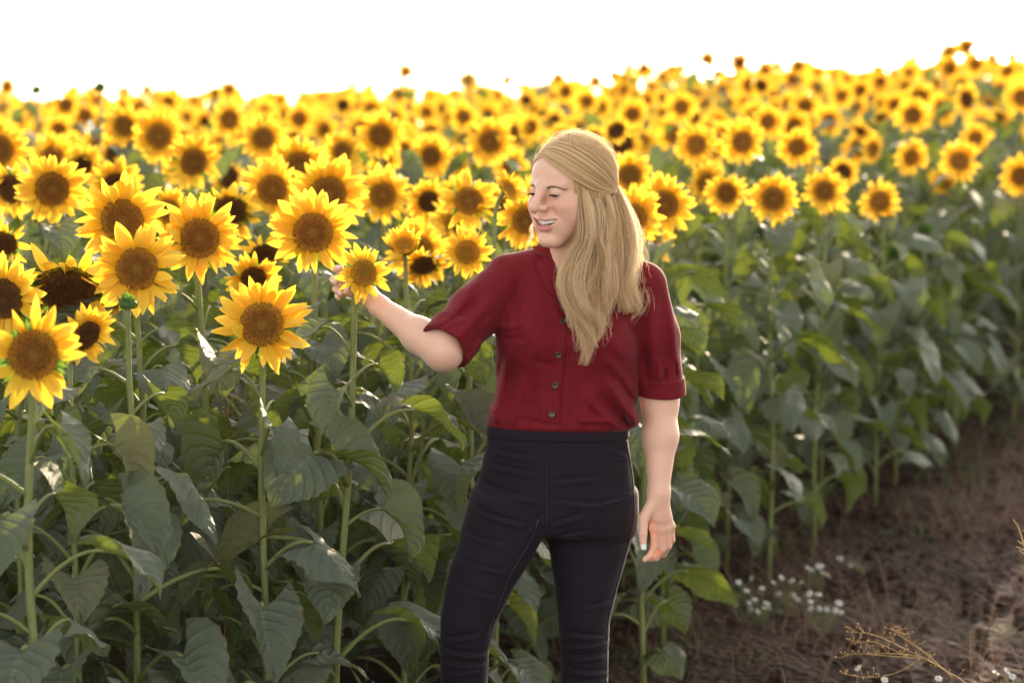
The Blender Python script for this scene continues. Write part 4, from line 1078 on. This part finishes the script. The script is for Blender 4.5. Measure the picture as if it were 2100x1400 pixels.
# locks: control points (px, py, Y), radii, number of strands, wave amplitude
LOCKS = [
    # the half-up sweep ends at the clip; below it hair falls over the near shoulder
    ([(1190, 372, 5.35), (1198, 420, 5.325), (1200, 480, 5.32), (1180, 530, 5.31), (1172, 580, 5.305), (1190, 640, 5.30), (1196, 690, 5.30), (1192, 750, 5.30)], [.010, .016, .022, .024, .023, .018, .010, .003], 650, .006),
    ([(1215, 395, 5.37), (1222, 450, 5.345), (1205, 510, 5.32), (1190, 570, 5.30), (1200, 630, 5.30), (1214, 672, 5.30), (1206, 708, 5.30)], [.014, .022, .024, .024, .019, .011, .003], 650, .007),
    ([(1200, 400, 5.36), (1210, 450, 5.34), (1190, 500, 5.315), (1172, 540, 5.31), (1168, 590, 5.31), (1175, 640, 5.305), (1176, 675, 5.30), (1184, 722, 5.30)], [.010, .013, .014, .014, .014, .013, .010, .004], 400, .006),
    ([(1230, 395, 5.38), (1240, 450, 5.36), (1232, 520, 5.33), (1222, 580, 5.305), (1222, 632, 5.30), (1226, 680, 5.30), (1220, 712, 5.30)], [.016, .024, .026, .025, .018, .009, .003], 650, .007),
    ([(1245, 395, 5.40), (1258, 450, 5.385), (1258, 520, 5.35), (1248, 580, 5.32), (1240, 630, 5.31), (1243, 670, 5.31)], [.016, .024, .027, .024, .016, .006], 600, .007),
    ([(1255, 385, 5.42), (1272, 440, 5.41), (1282, 500, 5.385), (1282, 560, 5.36), (1270, 610, 5.35), (1262, 640, 5.35)], [.014, .022, .026, .026, .016, .005], 600, .008),
    ([(1262, 385, 5.45), (1282, 440, 5.445), (1294, 500, 5.42), (1298, 560, 5.39), (1290, 605, 5.375), (1284, 640, 5.37)], [.010, .015, .020, .020, .013, .004], 450, .008),
    ([(1268, 400, 5.47), (1290, 460, 5.46), (1303, 520, 5.44), (1309, 580, 5.41), (1306, 625, 5.39), (1270, 662, 5.38)], [.006, .010, .010, .008, .006, .002], 160, .006),
    ([(1205, 405, 5.35), (1218, 470, 5.32), (1232, 530, 5.295), (1205, 600, 5.285), (1178, 650, 5.285), (1165, 672, 5.29)], [.004, .006, .008, .008, .006, .003], 180, .005),
    ([(1235, 420, 5.35), (1225, 490, 5.31), (1245, 560, 5.295), (1225, 620, 5.29), (1235, 660, 5.295)], [.006, .010, .011, .009, .004], 220, .006),
    # behind the shoulder and the far side
    ([(1240, 380, 5.47), (1250, 450, 5.50), (1250, 530, 5.52), (1240, 620, 5.57), (1235, 700, 5.59)], [.02, .035, .045, .04, .015], 500, .008),
    ([(1200, 400, 5.49), (1200, 470, 5.52), (1195, 550, 5.55), (1190, 640, 5.59), (1190, 710, 5.60)], [.03, .045, .05, .045, .015], 350, .008),
    ([(1150, 420, 5.47), (1145, 460, 5.48), (1138, 500, 5.49), (1130, 540, 5.52)], [.01, .014, .016, .008], 120, .006),
    ([(1100, 440, 5.43), (1092, 465, 5.44), (1088, 485, 5.45), (1094, 505, 5.46)], [.002, .004, .004, .002], 14, .003),
]
def hair(root, inv, part):
    locks = [(np.array([A(*q) for q in L]), np.array(r), n, w) for L, r, n, w in LOCKS]
    def base_f(p):
        d = capcut_f(p)
        for L, r, n, w in locks:
            if n > 350: d = smin(d, chain(p, L[:-2], r[:-2] * .50 + .001, .01), .01)
        return d
    lo = A(1060, 790, 5.2); hi = A(1330, 240, 5.75)
    V, F = surface(base_f, (lo[0], 5.2, lo[2]), (hi[0] + .02, 5.72, hi[2]), .0034)
    hb = part('hair', V, F, HAIRB)
    rg = np.random.default_rng(5); pts = []; rad = []; tone = []
    NP = 22
    for L, r, n, w in locks:
        c = crom(L, NP); rr = np.interp(np.linspace(0, 1, NP), np.linspace(0, 1, len(r)), r)
        T = np.gradient(c, axis=0); T /= np.linalg.norm(T, axis=1)[:, None]
        e1 = np.cross(T, [0, 1., 0]); e1 /= np.linalg.norm(e1, axis=1)[:, None]; e2 = np.cross(T, e1)
        s = np.linspace(0, 1, NP); lw, lp = rg.uniform(8, 11), rg.uniform(0, 6.3); c = c + e1 * (np.sin(s * lw + lp) * s ** 1.3 * w * 2.3)[:, None] + e2 * (np.cos(s * lw + lp) * s * w * .9)[:, None]; ncl = max(8, n // 16)
        cl = [(rg.uniform(0, 6.28), np.sqrt(rg.uniform(.02, 1)), rg.uniform(0, 6.28), rg.uniform(8, 14), rg.choice((.02, .25, .55, .8, 1.0))) for _ in range(ncl)]
        for i in range(int(n * 1.9)):
            a0, q0, ph, fr, tn = cl[rg.integers(ncl)]; tone.append(tn)
            a = a0 + rg.normal(0, .45); q = min(1.15, abs(q0 + rg.normal(0, .17)))
            off = rr * q; k = w * 1.7 * s ** 1.1
            wob = np.sin(s * fr + ph) * k; wob2 = np.cos(s * fr * .9 + ph + 1) * k * .8
            end = 1 - .55 * rg.random() ** 1.3
            x = c + e1 * (off * math.cos(a) + wob)[:, None] + e2 * (off * math.sin(a) + wob2)[:, None]
            fz = rg.normal(0, .0009, 2); x = x + (e1 * fz[0] + e2 * fz[1]) * s[:, None] * 2
            if rg.random() < .10: x = x + (e1 * rg.normal(0, .011) + e2 * rg.normal(0, .008)) * (s ** 2)[:, None]
            t = s * end; x = np.stack([np.interp(t, s, x[:, j]) for j in range(3)], -1)
            pts.append(x); rad.append(rg.uniform(.00018, .00036) * (1 - .6 * s))
    # the sweep over the crown to the clip, combed on the scalp
    cen = np.array([0, .018, .014]); clip = head_local(A(1257, 387, 5.40)[None])[0]
    def onto(q, off):
        v = q - cen; v /= np.linalg.norm(v, axis=1)[:, None]; t = np.full(len(q), .13)
        for _ in range(14): t -= cap_f(HO + ((cen + v * t[:, None]) * HS) @ HR.T) / HS * .9
        return cen + v * (t + off)[:, None]
    us = np.linspace(0, 1, 40); s = np.linspace(0, 1, NP); G = []
    for u in us:
        r0 = crom([(-.016, -.056, .066), (-.022, -.030, .082), (-.024, .030, .094), (-.012, .080, .078)], 41)[int(u * 40)]
        m1 = np.array([.022, -.062, .050]) * (1 - u) + np.array([.010, .050, .104]) * u
        m2 = np.array([.060, -.038, .016]) * (1 - u) + np.array([.042, .064, .078]) * u
        m3 = np.array([.074, .000, -.012]) * (1 - u) + np.array([.055, .078, .045]) * u
        cl = clip + np.array([0, .0, .012 * (u - .5)])
        G.append(onto(crom([r0, m1, m2, m3, cl], NP), np.zeros(NP)))
    G = np.array(G); TN = {}
    for i in range(10000):
        u = rg.uniform(0, len(us) - 1.001); k = int(u); f = u - k
        x = G[k] * (1 - f) + G[k + 1] * f; v = x - cen; v /= np.linalg.norm(v, axis=1)[:, None]
        TN[len(pts)] = .5 + .5 * math.sin(u * 3.7 + 2 * math.sin(u * 1.3)) * rg.uniform(.4, 1)
        lift = rg.uniform(-.001, .0022) + .0020 * math.sin(u * 1.7 + 1.5 * math.sin(u * .8)) + .0012 * math.sin(u * 5.1)
        st = 0 if rg.random() < .55 else rg.uniform(0, .6); t = st + (1 - st) * s
        y = x + v * (lift * np.sin(math.pi * np.clip(s, .05, 1)) + .0015)[:, None]
        y = np.stack([np.interp(t, s, y[:, j]) for j in range(3)], -1) + rg.normal(0, .0005, 3) * np.sin(s * 3.14)[:, None]
        pts.append(HO + (y * HS) @ HR.T); rad.append(rg.uniform(.0002, .00036) * np.ones(NP))
    # the far side of the parting
    for i in range(1500):
        u = rg.uniform(0, 1); r0 = crom([(-.016, -.056, .066), (-.022, -.030, .082), (-.024, .030, .094), (-.012, .080, .078)], 41)[int(u * 40)]
        e = np.array([-.074, -.020 + .07 * u, -.01 + .0 * u]); m = (r0 + e) / 2 + np.array([-.012, 0, .012])
        y = onto(crom([r0, m, e, np.array([-.06, .03 + .04 * u, -.06])], NP), np.full(NP, .001 + rg.uniform(0, .002))); pts.append(HO + (y * HS) @ HR.T); rad.append(np.full(NP, .0004))
    # back of the head, from the crown down, and loose flyaways
    for i in range(1600):
        a = rg.uniform(-1.4, 2.3); q = []
        for s in np.linspace(0, 1, NP):
            el = 1.45 - 2.1 * s; q.append(np.array([math.sin(a) * math.cos(el), math.cos(a) * math.cos(el), math.sin(el)]))
        q = np.array(q) * np.array([.078, .097, .083]) + np.array([0, .018, .016]); q[:, 2] -= np.linspace(0, 1, NP) ** 3 * .03
        q = q * (1.02 + rg.normal(0, .008)); pts.append(HO + (q * HS) @ HR.T); rad.append(np.full(NP, .0004))
    for i in range(380):
        L, r, n, w = locks[rg.choice([0, 3, 5, 6, 7, 4])]; c = crom(L, NP); s = np.linspace(0, 1, NP); st = rg.uniform(0, .7); t = st + rg.uniform(.15, .3) * s
        x = np.stack([np.interp(np.clip(t, 0, 1), s, c[:, j]) for j in range(3)], -1)
        d = rg.normal(0, 1, 3); d[0] = abs(d[0]) * .8; d /= np.linalg.norm(d); x = x + d * (.014 + .014 * s)[:, None] * rg.uniform(.7, 1.6) + np.sin(s * rg.uniform(3, 9) + i)[:, None] * rg.normal(0, .003, 3)
        pts.append(x); rad.append(np.full(NP, .00022))
    for i in range(320):
        a = rg.uniform(0, 6.28); el = rg.uniform(.1, 1.4); d = np.array([math.sin(a) * math.cos(el), math.cos(a) * math.cos(el), math.sin(el)])
        if d[1] < -.35: continue
        p0 = np.array([0, .018, .016]) + d * np.array([.080, .098, .084]); tdir = np.cross(d, rg.normal(0, 1, 3)); tdir /= np.linalg.norm(tdir); s = np.linspace(0, 1, NP); Ls = rg.uniform(.02, .06)
        q = p0 + d * (rg.uniform(.004, .012) * np.sin(s * 3.0))[:, None] + tdir * (Ls * s)[:, None] - d * ((Ls * s) ** 2 * 4.5)[:, None]
        pts.append(HO + (q * HS) @ HR.T); rad.append(np.full(NP, .0002))
    while len(tone) < len(pts): tone.append(TN.get(len(tone), rg.uniform(.3, .8)))
    X = np.array(pts, np.float32); Rr = np.array(rad, np.float32)
    cu = bpy.data.hair_curves.new('hair_strands'); cu.add_curves([NP] * len(X)); cu.attributes['position'].data.foreach_set('vector', X.ravel())
    ra = cu.attributes.get('radius') or cu.attributes.new('radius', 'FLOAT', 'POINT'); ra.data.foreach_set('value', Rr.ravel()); cu.materials.append(HAIR)
    ta = cu.attributes.new('tone', 'FLOAT', 'POINT'); ta.data.foreach_set('value', np.repeat(np.array(tone, np.float32), NP))
    o = link('hair_strands', cu, hb); print('HAIR', X.shape)
    # the small clip
    V, F = tube(crom([A(1252, 380, 5.385), A(1256, 392, 5.385), A(1254, 404, 5.385)], 7), [.001, .003, .0035, .004, .0035, .003, .001], 8); part('hair_clip', V, F, HORN)

# ------------------------------------------------------------------ weeds, dry grass and chamomile along the field
def straw_mat(name, c1, c2, tr=.25):
    return mat_thin(name, lambda M: (M.mix(M.math('MULTIPLY', M.noise(8, 2, M.obj()), 1.0), c1, c2), c2, None), tr, 1, rough=.7, spec=.2)
STRAW = straw_mat('straw', (.105, .062, .045), (.30, .185, .125)); STRAWG = straw_mat('golden_straw', (.38, .25, .10), (.58, .42, .20)); CHAM = straw_mat('chamomile_green', (.15, .19, .08), (.26, .27, .12)); WEED = straw_mat('weed_green', (.07, .11, .035), (.13, .17, .06))
def blade(b, d, L, w, bend, n=4):
    """a narrow curved blade: points and quads"""
    d = np.array(d, float); d /= np.linalg.norm(d); s = np.cross(d, [0, 0, 1.]); s /= (np.linalg.norm(s) + 1e-9); p = np.array(b, float); V = []
    for j in range(n):
        t = j / (n - 1); ww = w * (1 - .85 * t); V += [p - s * ww, p + s * ww]
        p = p + d * L / (n - 1); d = d + np.array([bend[0], bend[1], bend[2]]) / (n - 1); d /= np.linalg.norm(d)
    return V, [(2*j, 2*j+1, 2*j+3, 2*j+2) for j in range(n - 1)]
def grass(name, label, cat, mats, count, pick, seed):
    r = random.Random(seed); VV = []; FF = []; MI = []; k = 0
    for _ in range(count):
        q = pick(r)
        if q is None: continue
        x, y, hh, m, lie = q; z = float(gz(x, y)) - .01; a = r.uniform(0, 6.28)
        d = (math.cos(a) * lie, math.sin(a) * lie, 1)
        V, F = blade((x, y, z), d, hh, r.uniform(.0012, .0030), (math.cos(a) * r.uniform(0, 1.2), math.sin(a) * r.uniform(0, 1.2), -r.uniform(.1, 1.2)), 5)
        VV += V; FF += [tuple(i + k for i in f) for f in F]; MI += [m] * len(F); k += len(V)
    o = link(name, mesh(name, np.array(VV), np.array(FF), mats, True, MI)); tag(o, label, cat, kind='stuff')
import mathutils.noise as mn_
def pick_dry(r):
    y = 5.0 + 11 * r.random() ** 1.3; x = edge_x(y) + r.uniform(-.45, 3.6)
    if abs(x) > .23 * y + .3: return None
    c = mn_.noise(Vector((x * 1.7, y * 1.1, 4))) 
    if c < r.uniform(-.35, .30): return None
    return x, y, r.uniform(.05, .28) * (1 + .6 * (c > .3)), 0, r.choice((.4, 1.2, 3.0, 6.0))
grass('dry_grass', 'dry brown grass and straw lying on the bare soil', 'dry grass', [STRAW], 26000, pick_dry, 3)
def pick_green(r):
    y = 5.0 + 9 * r.random(); x = edge_x(y) + r.gauss(.0, .28)
    if mn_.noise(Vector((x * 2.6, y * 2.6, 9))) < .12: return None
    return x, y, r.uniform(.04, .16), 0, r.choice((.2, .6, 1.3))
grass('green_weeds', 'short green weeds growing at the foot of the sunflowers', 'weeds', [WEED], 4200, pick_green, 5)
def clods():
    r = random.Random(8); mb = MB()
    for _ in range(4200):
        y = 5.0 + 9 * r.random() ** 1.2; x = edge_x(y) + r.uniform(-.6, 3.4)
        if abs(x) > .23 * y + .3: continue
        s = r.uniform(.004, .026) * (1 if r.random() < .9 else 1.7); c = np.array([x, y, float(gz(x, y)) + s * .1]); V = []
        for z, q in ((-.6, .7), (.05, 1), (.6, .6)):
            for i in range(6):
                a = i * math.pi / 3 + z; k = q * r.uniform(.75, 1.25); V.append(c + s * np.array([k * math.cos(a), k * math.sin(a), z * r.uniform(.7, 1.2)]))
        V.append(c + np.array([0, 0, s * .75])); F = grid_faces(6, 3, True).tolist() + [(12 + i, 12 + (i + 1) % 6, 18, 18) for i in range(6)]
        mb.add(V, np.array(F))
    V, F, _, _ = mb.arrays(); F = [tuple(dict.fromkeys(f)) for f in F.tolist()]
    o = link('soil_clods', mesh('soil_clods', V, F, simple('clod', (.040, .024, .019), (.085, .055, .042), .95, 14, .1), False)); tag(o, 'small clods and crumbs of dry soil beside the field', 'soil clods', kind='stuff')
clods()
WHITEP = simple('daisy_petal', (.68, .68, .66), (.58, .59, .60), .6, 40); YEL = simple('daisy_heart', (.72, .42, .02), (.5, .28, .02), .8, 200)
def daisy_mesh(k):
    r = random.Random(k); mb = MB(); n = 14
    for i in range(n):
        a = 2 * math.pi * i / n + r.uniform(-.08, .08); d = np.array([math.cos(a), math.sin(a), 0]); e = np.array([-math.sin(a), math.cos(a), 0]); dr = r.uniform(-.5, .1); V = []
        for t, w in ((.3, .10), (.65, .18), (.92, .16), (1.05, .05)):
            p = d * t + np.array([0, 0, dr * (t - .3) ** 1.5]); V += [p - e * w, p + e * w]
        mb.add(V, [(2*j, 2*j+1, 2*j+3, 2*j+2) for j in range(3)], 0)
    V = [(.36 * q * math.cos(2 * math.pi * i / 10), .36 * q * math.sin(2 * math.pi * i / 10), z) for q, z in ((1, -.02), (.95, .12), (.6, .27), (.02, .32)) for i in range(10)]
    mb.add(V, grid_faces(10, 4, True), 1)
    return mb.mesh('flower', [WHITEP, YEL])
DAISY = [daisy_mesh(k) for k in range(4)]
def chamomile(flowers, Y, label, seed, spread=.06, fs=.0105):
    """flowers: where each flower shows in the photograph"""
    r = random.Random(seed); pts = [np.array(P(px, py, Y + r.uniform(-.08, .08))) for px, py in flowers]
    c = np.mean(pts, axis=0); base = Vector((c[0], c[1], float(gz(c[0], c[1]))))
    root = bpy.data.objects.new('chamomile', None); COL.objects.link(root); root.location = base; root.empty_display_size = .05
    tag(root, label, 'chamomile', 'flowering chamomile plants on the soil beside the field')
    mb = MB(); b = np.array(base)
    for p in pts:
        q = p - b; st = np.array([r.gauss(0, spread * .4), r.gauss(0, spread * .4), 0]); mid = st * .6 + q * .5 + np.array([r.gauss(0, .02), r.gauss(0, .02), .0])
        cp = crom([st, mid, q], 7); V, F = tube(cp, .0011, 4); mb.add(V, F)
        for _ in range(42):                                         # feathery leaves
            a = cp[r.randrange(1, 6)]; an = r.uniform(0, 6.28); V, F = blade(a, (math.cos(an), math.sin(an), r.uniform(.2, 1.3)), r.uniform(.015, .05), .0011, (0, 0, -.5)); mb.add(V, F)
        n = Vector((r.gauss(0, .5), -.7 + r.gauss(0, .3), .9)); link('flower', r.choice(DAISY), root, head_matrix(Vector(q), n, r.uniform(0, 6)) @ Matrix.Scale(fs * r.uniform(.8, 1.15), 4))
    V, F, _, _ = mb.arrays(); link('stems', mesh('stems', V, F, CHAM), root)
cz = lambda L: [(1300 + a / 2.625, 900 + b / 2.625) for a, b in L]
chamomile(cz([(563, 768), (605, 812), (632, 748), (690, 800), (650, 860), (620, 880), (715, 880), (625, 915), (668, 925), (700, 905)]), 7.9, 'chamomile clump with white flowers nearest the hanging hand', 1)
chamomile(cz([(750, 770), (795, 742), (850, 760), (900, 768), (780, 830), (855, 835), (885, 862), (725, 905), (790, 925)]), 8.1, 'chamomile clump with open white flowers in the middle of the patch', 2)
chamomile(cz([(945, 830), (995, 832), (950, 870), (1000, 910), (950, 910), (1105, 880), (1085, 920), (1115, 930), (1040, 915)]), 7.8, 'sparser chamomile clump with many yellow hearts, right side of the patch', 3)
chamomile(cz([(955, 705), (1000, 680), (1015, 715), (1045, 730), (940, 690)]), 8.5, 'tight bunch of white chamomile flowers above the patch', 4, fs=.014)
chamomile(cz([(1110, 642), (1168, 676), (1440, 772), (1236, 850)]), 8.7, 'tall chamomile with a few white flowers right of the tight bunch', 5)
chamomile(cz([(1350, 1293), (1205, 1228), (1640, 1285)]), 6.1, 'single chamomile flower low under the golden dry weed', 6, fs=.010)
chamomile(cz([(1950, 1255), (2012, 1246), (2038, 1275)]), 6.2, 'chamomile with three small flowers in the lower right corner', 7, fs=.010)
def dry_weed(pts_base, Y, branches, label, name='dry_weed', cat='dry weed', mat=None, tips=True, rad=.0022, seed=0):
    r = random.Random(seed); b = np.array(P(*pts_base, Y)); g = float(gz(b[0], b[1])); base = np.array([b[0], b[1], g])
    root = bpy.data.objects.new(name, None); COL.objects.link(root); root.location = Vector(base); root.empty_display_size = .05; tag(root, label, cat, 'dry weeds and grasses standing around the field', 'thing')
    mb = MB(); sb = MB()
    for L, k in branches:
        c = crom([np.array(P(x, y, Y + dy)) - base for x, y, dy in L], 16); V, F = tube(c, np.linspace(rad * k, rad * k * .35, 16), 5); mb.add(V, F)
        if tips:
            for _ in range(int(16 * k) + 5):
                t = r.randint(6, 15); a = c[t]; d = np.array([r.gauss(0, 1), r.gauss(0, 1), abs(r.gauss(0, 1))]); d /= np.linalg.norm(d); L_ = r.uniform(.008, .03)
                V, F = tube([a, a + d * L_ * .5, a + d * L_], [.0006, .0005, .0005], 4); mb.add(V, F)
                e = a + d * L_; V, F = tube([e, e + d * .002, e + d * .0045], [.001, .0028, .0014], 5); sb.add(V, F)
    V, F, _, _ = mb.arrays(); link('stalks', mesh('stalks', V, F, mat or STRAWG), root)
    if tips: V, F, _, _ = sb.arrays(); link('seed_heads', mesh('seed_heads', V, F, mat or STRAWG), root)
dry_weed((2070, 1680), 5.9, [([(2070, 1680, 0), (2010, 1440, 0), (1935, 1372, 0), (1880, 1345, 0), (1800, 1338, 0)], 1.0), ([(1955, 1390, 0), (1900, 1340, .02), (1850, 1305, .02), (1832, 1290, .02)], .8), ([(1920, 1362, 0), (1840, 1322, -.02), (1790, 1300, 0), (1752, 1296, 0)], .6), ([(1900, 1350, 0), (1830, 1345, .02), (1760, 1340, .03), (1722, 1348, .03)], .5), ([(1890, 1348, 0), (1840, 1378, 0), (1780, 1388, 0), (1725, 1380, 0)], .5), ([(1860, 1345, 0), (1800, 1318, -.03), (1762, 1316, 0), (1745, 1322, 0)], .4)], 'golden dry branching weed leaning left into the lower right corner', seed=1)
dry_weed((2180, 1560), 5.4, [([(2180, 1560, 0), (2130, 1250, 0), (2095, 1100, 0), (2078, 1064, 0)], 1.2), ([(2120, 1130, 0), (2086, 1108, 0)], .8), ([(2125, 1140, 0), (2084, 1120, 0)], .8), ([(2120, 1150, 0), (2090, 1128, 0)], .8), ([(2110, 1085, 0), (2096, 1088, 0)], .6)], 'curved pale straw stalk poking in at the right edge', tips=False, seed=2, rad=.003)
dry_weed((1722, 1190), 8.7, [([(1722, 1190, 0), (1723, 1100, 0), (1727, 1035, 0)], .9)], 'single upright dry grass stalk above the chamomile patch', seed=3, mat=STRAW)
dry_weed((1882, 1300), 7.2, [([(1884, 1340, 0), (1882, 1240, 0), (1880, 1168, 0)], .8)], 'single upright dry stalk on the bare soil at lower right', seed=4, mat=STRAW, tips=False)
dry_weed((1760, 1300), 7.4, [([(1790, 1330, 0), (1762, 1250, 0), (1725, 1180, 0), (1700, 1140, 0)], 1.0), ([(1840, 1290, 0), (1870, 1265, 0), (1930, 1262, 0)], 1.2)], 'bent brown weed stems crossing behind the golden dry weed', seed=5, mat=STRAW)
for i, (bx, by, Y, tx, ty, lab) in enumerate(((450, 1500, 5.9, 468, 800, 'dry oat grass hanging beside the lone lowest sunflower stem'), (120, 1500, 5.5, 140, 1020, 'brown dry oat grass among leaves at the lower left'), (620, 1500, 5.9, 640, 1150, 'dry oat grass low down left of her legs'), (1420, 1300, 7.8, 1400, 1060, 'dry oat grass right of the hanging hand'), (1480, 1260, 8.4, 1500, 860, 'tall dry oat grass between the edge plants right of her arm'), (740, 1500, 6.1, 758, 1090, 'dry oat grass beside her left-hand side leg'))):
    B = [([(bx, by, 0), ((bx + tx) / 2 + 8, (by + ty) / 2, 0), (tx, ty, 0), (tx + 22, ty + 18, 0)], .7)]
    dry_weed((bx, by), Y, B + [([(tx, ty + 30 * k, 0), (tx + r_ * 12, ty + 24 * k + 4, .0), (tx + r_ * 20, ty + 28 + 30 * k, .01)], .35) for k, r_ in ((0, -1), (1, 1), (2, -1), (3, 1))], lab, name='oat_plant', cat='dry grass', seed=10 + i, mat=STRAWG if i < 3 else STRAW)
woman()
sunflower(747, 560, 5.425, .031, (22, 2), 1, 2, 'small-centred sunflower that the woman holds in her hand', 'sunflowers of the front rows', lean=.06, seed=77, petals_n=13, leaves=.9)
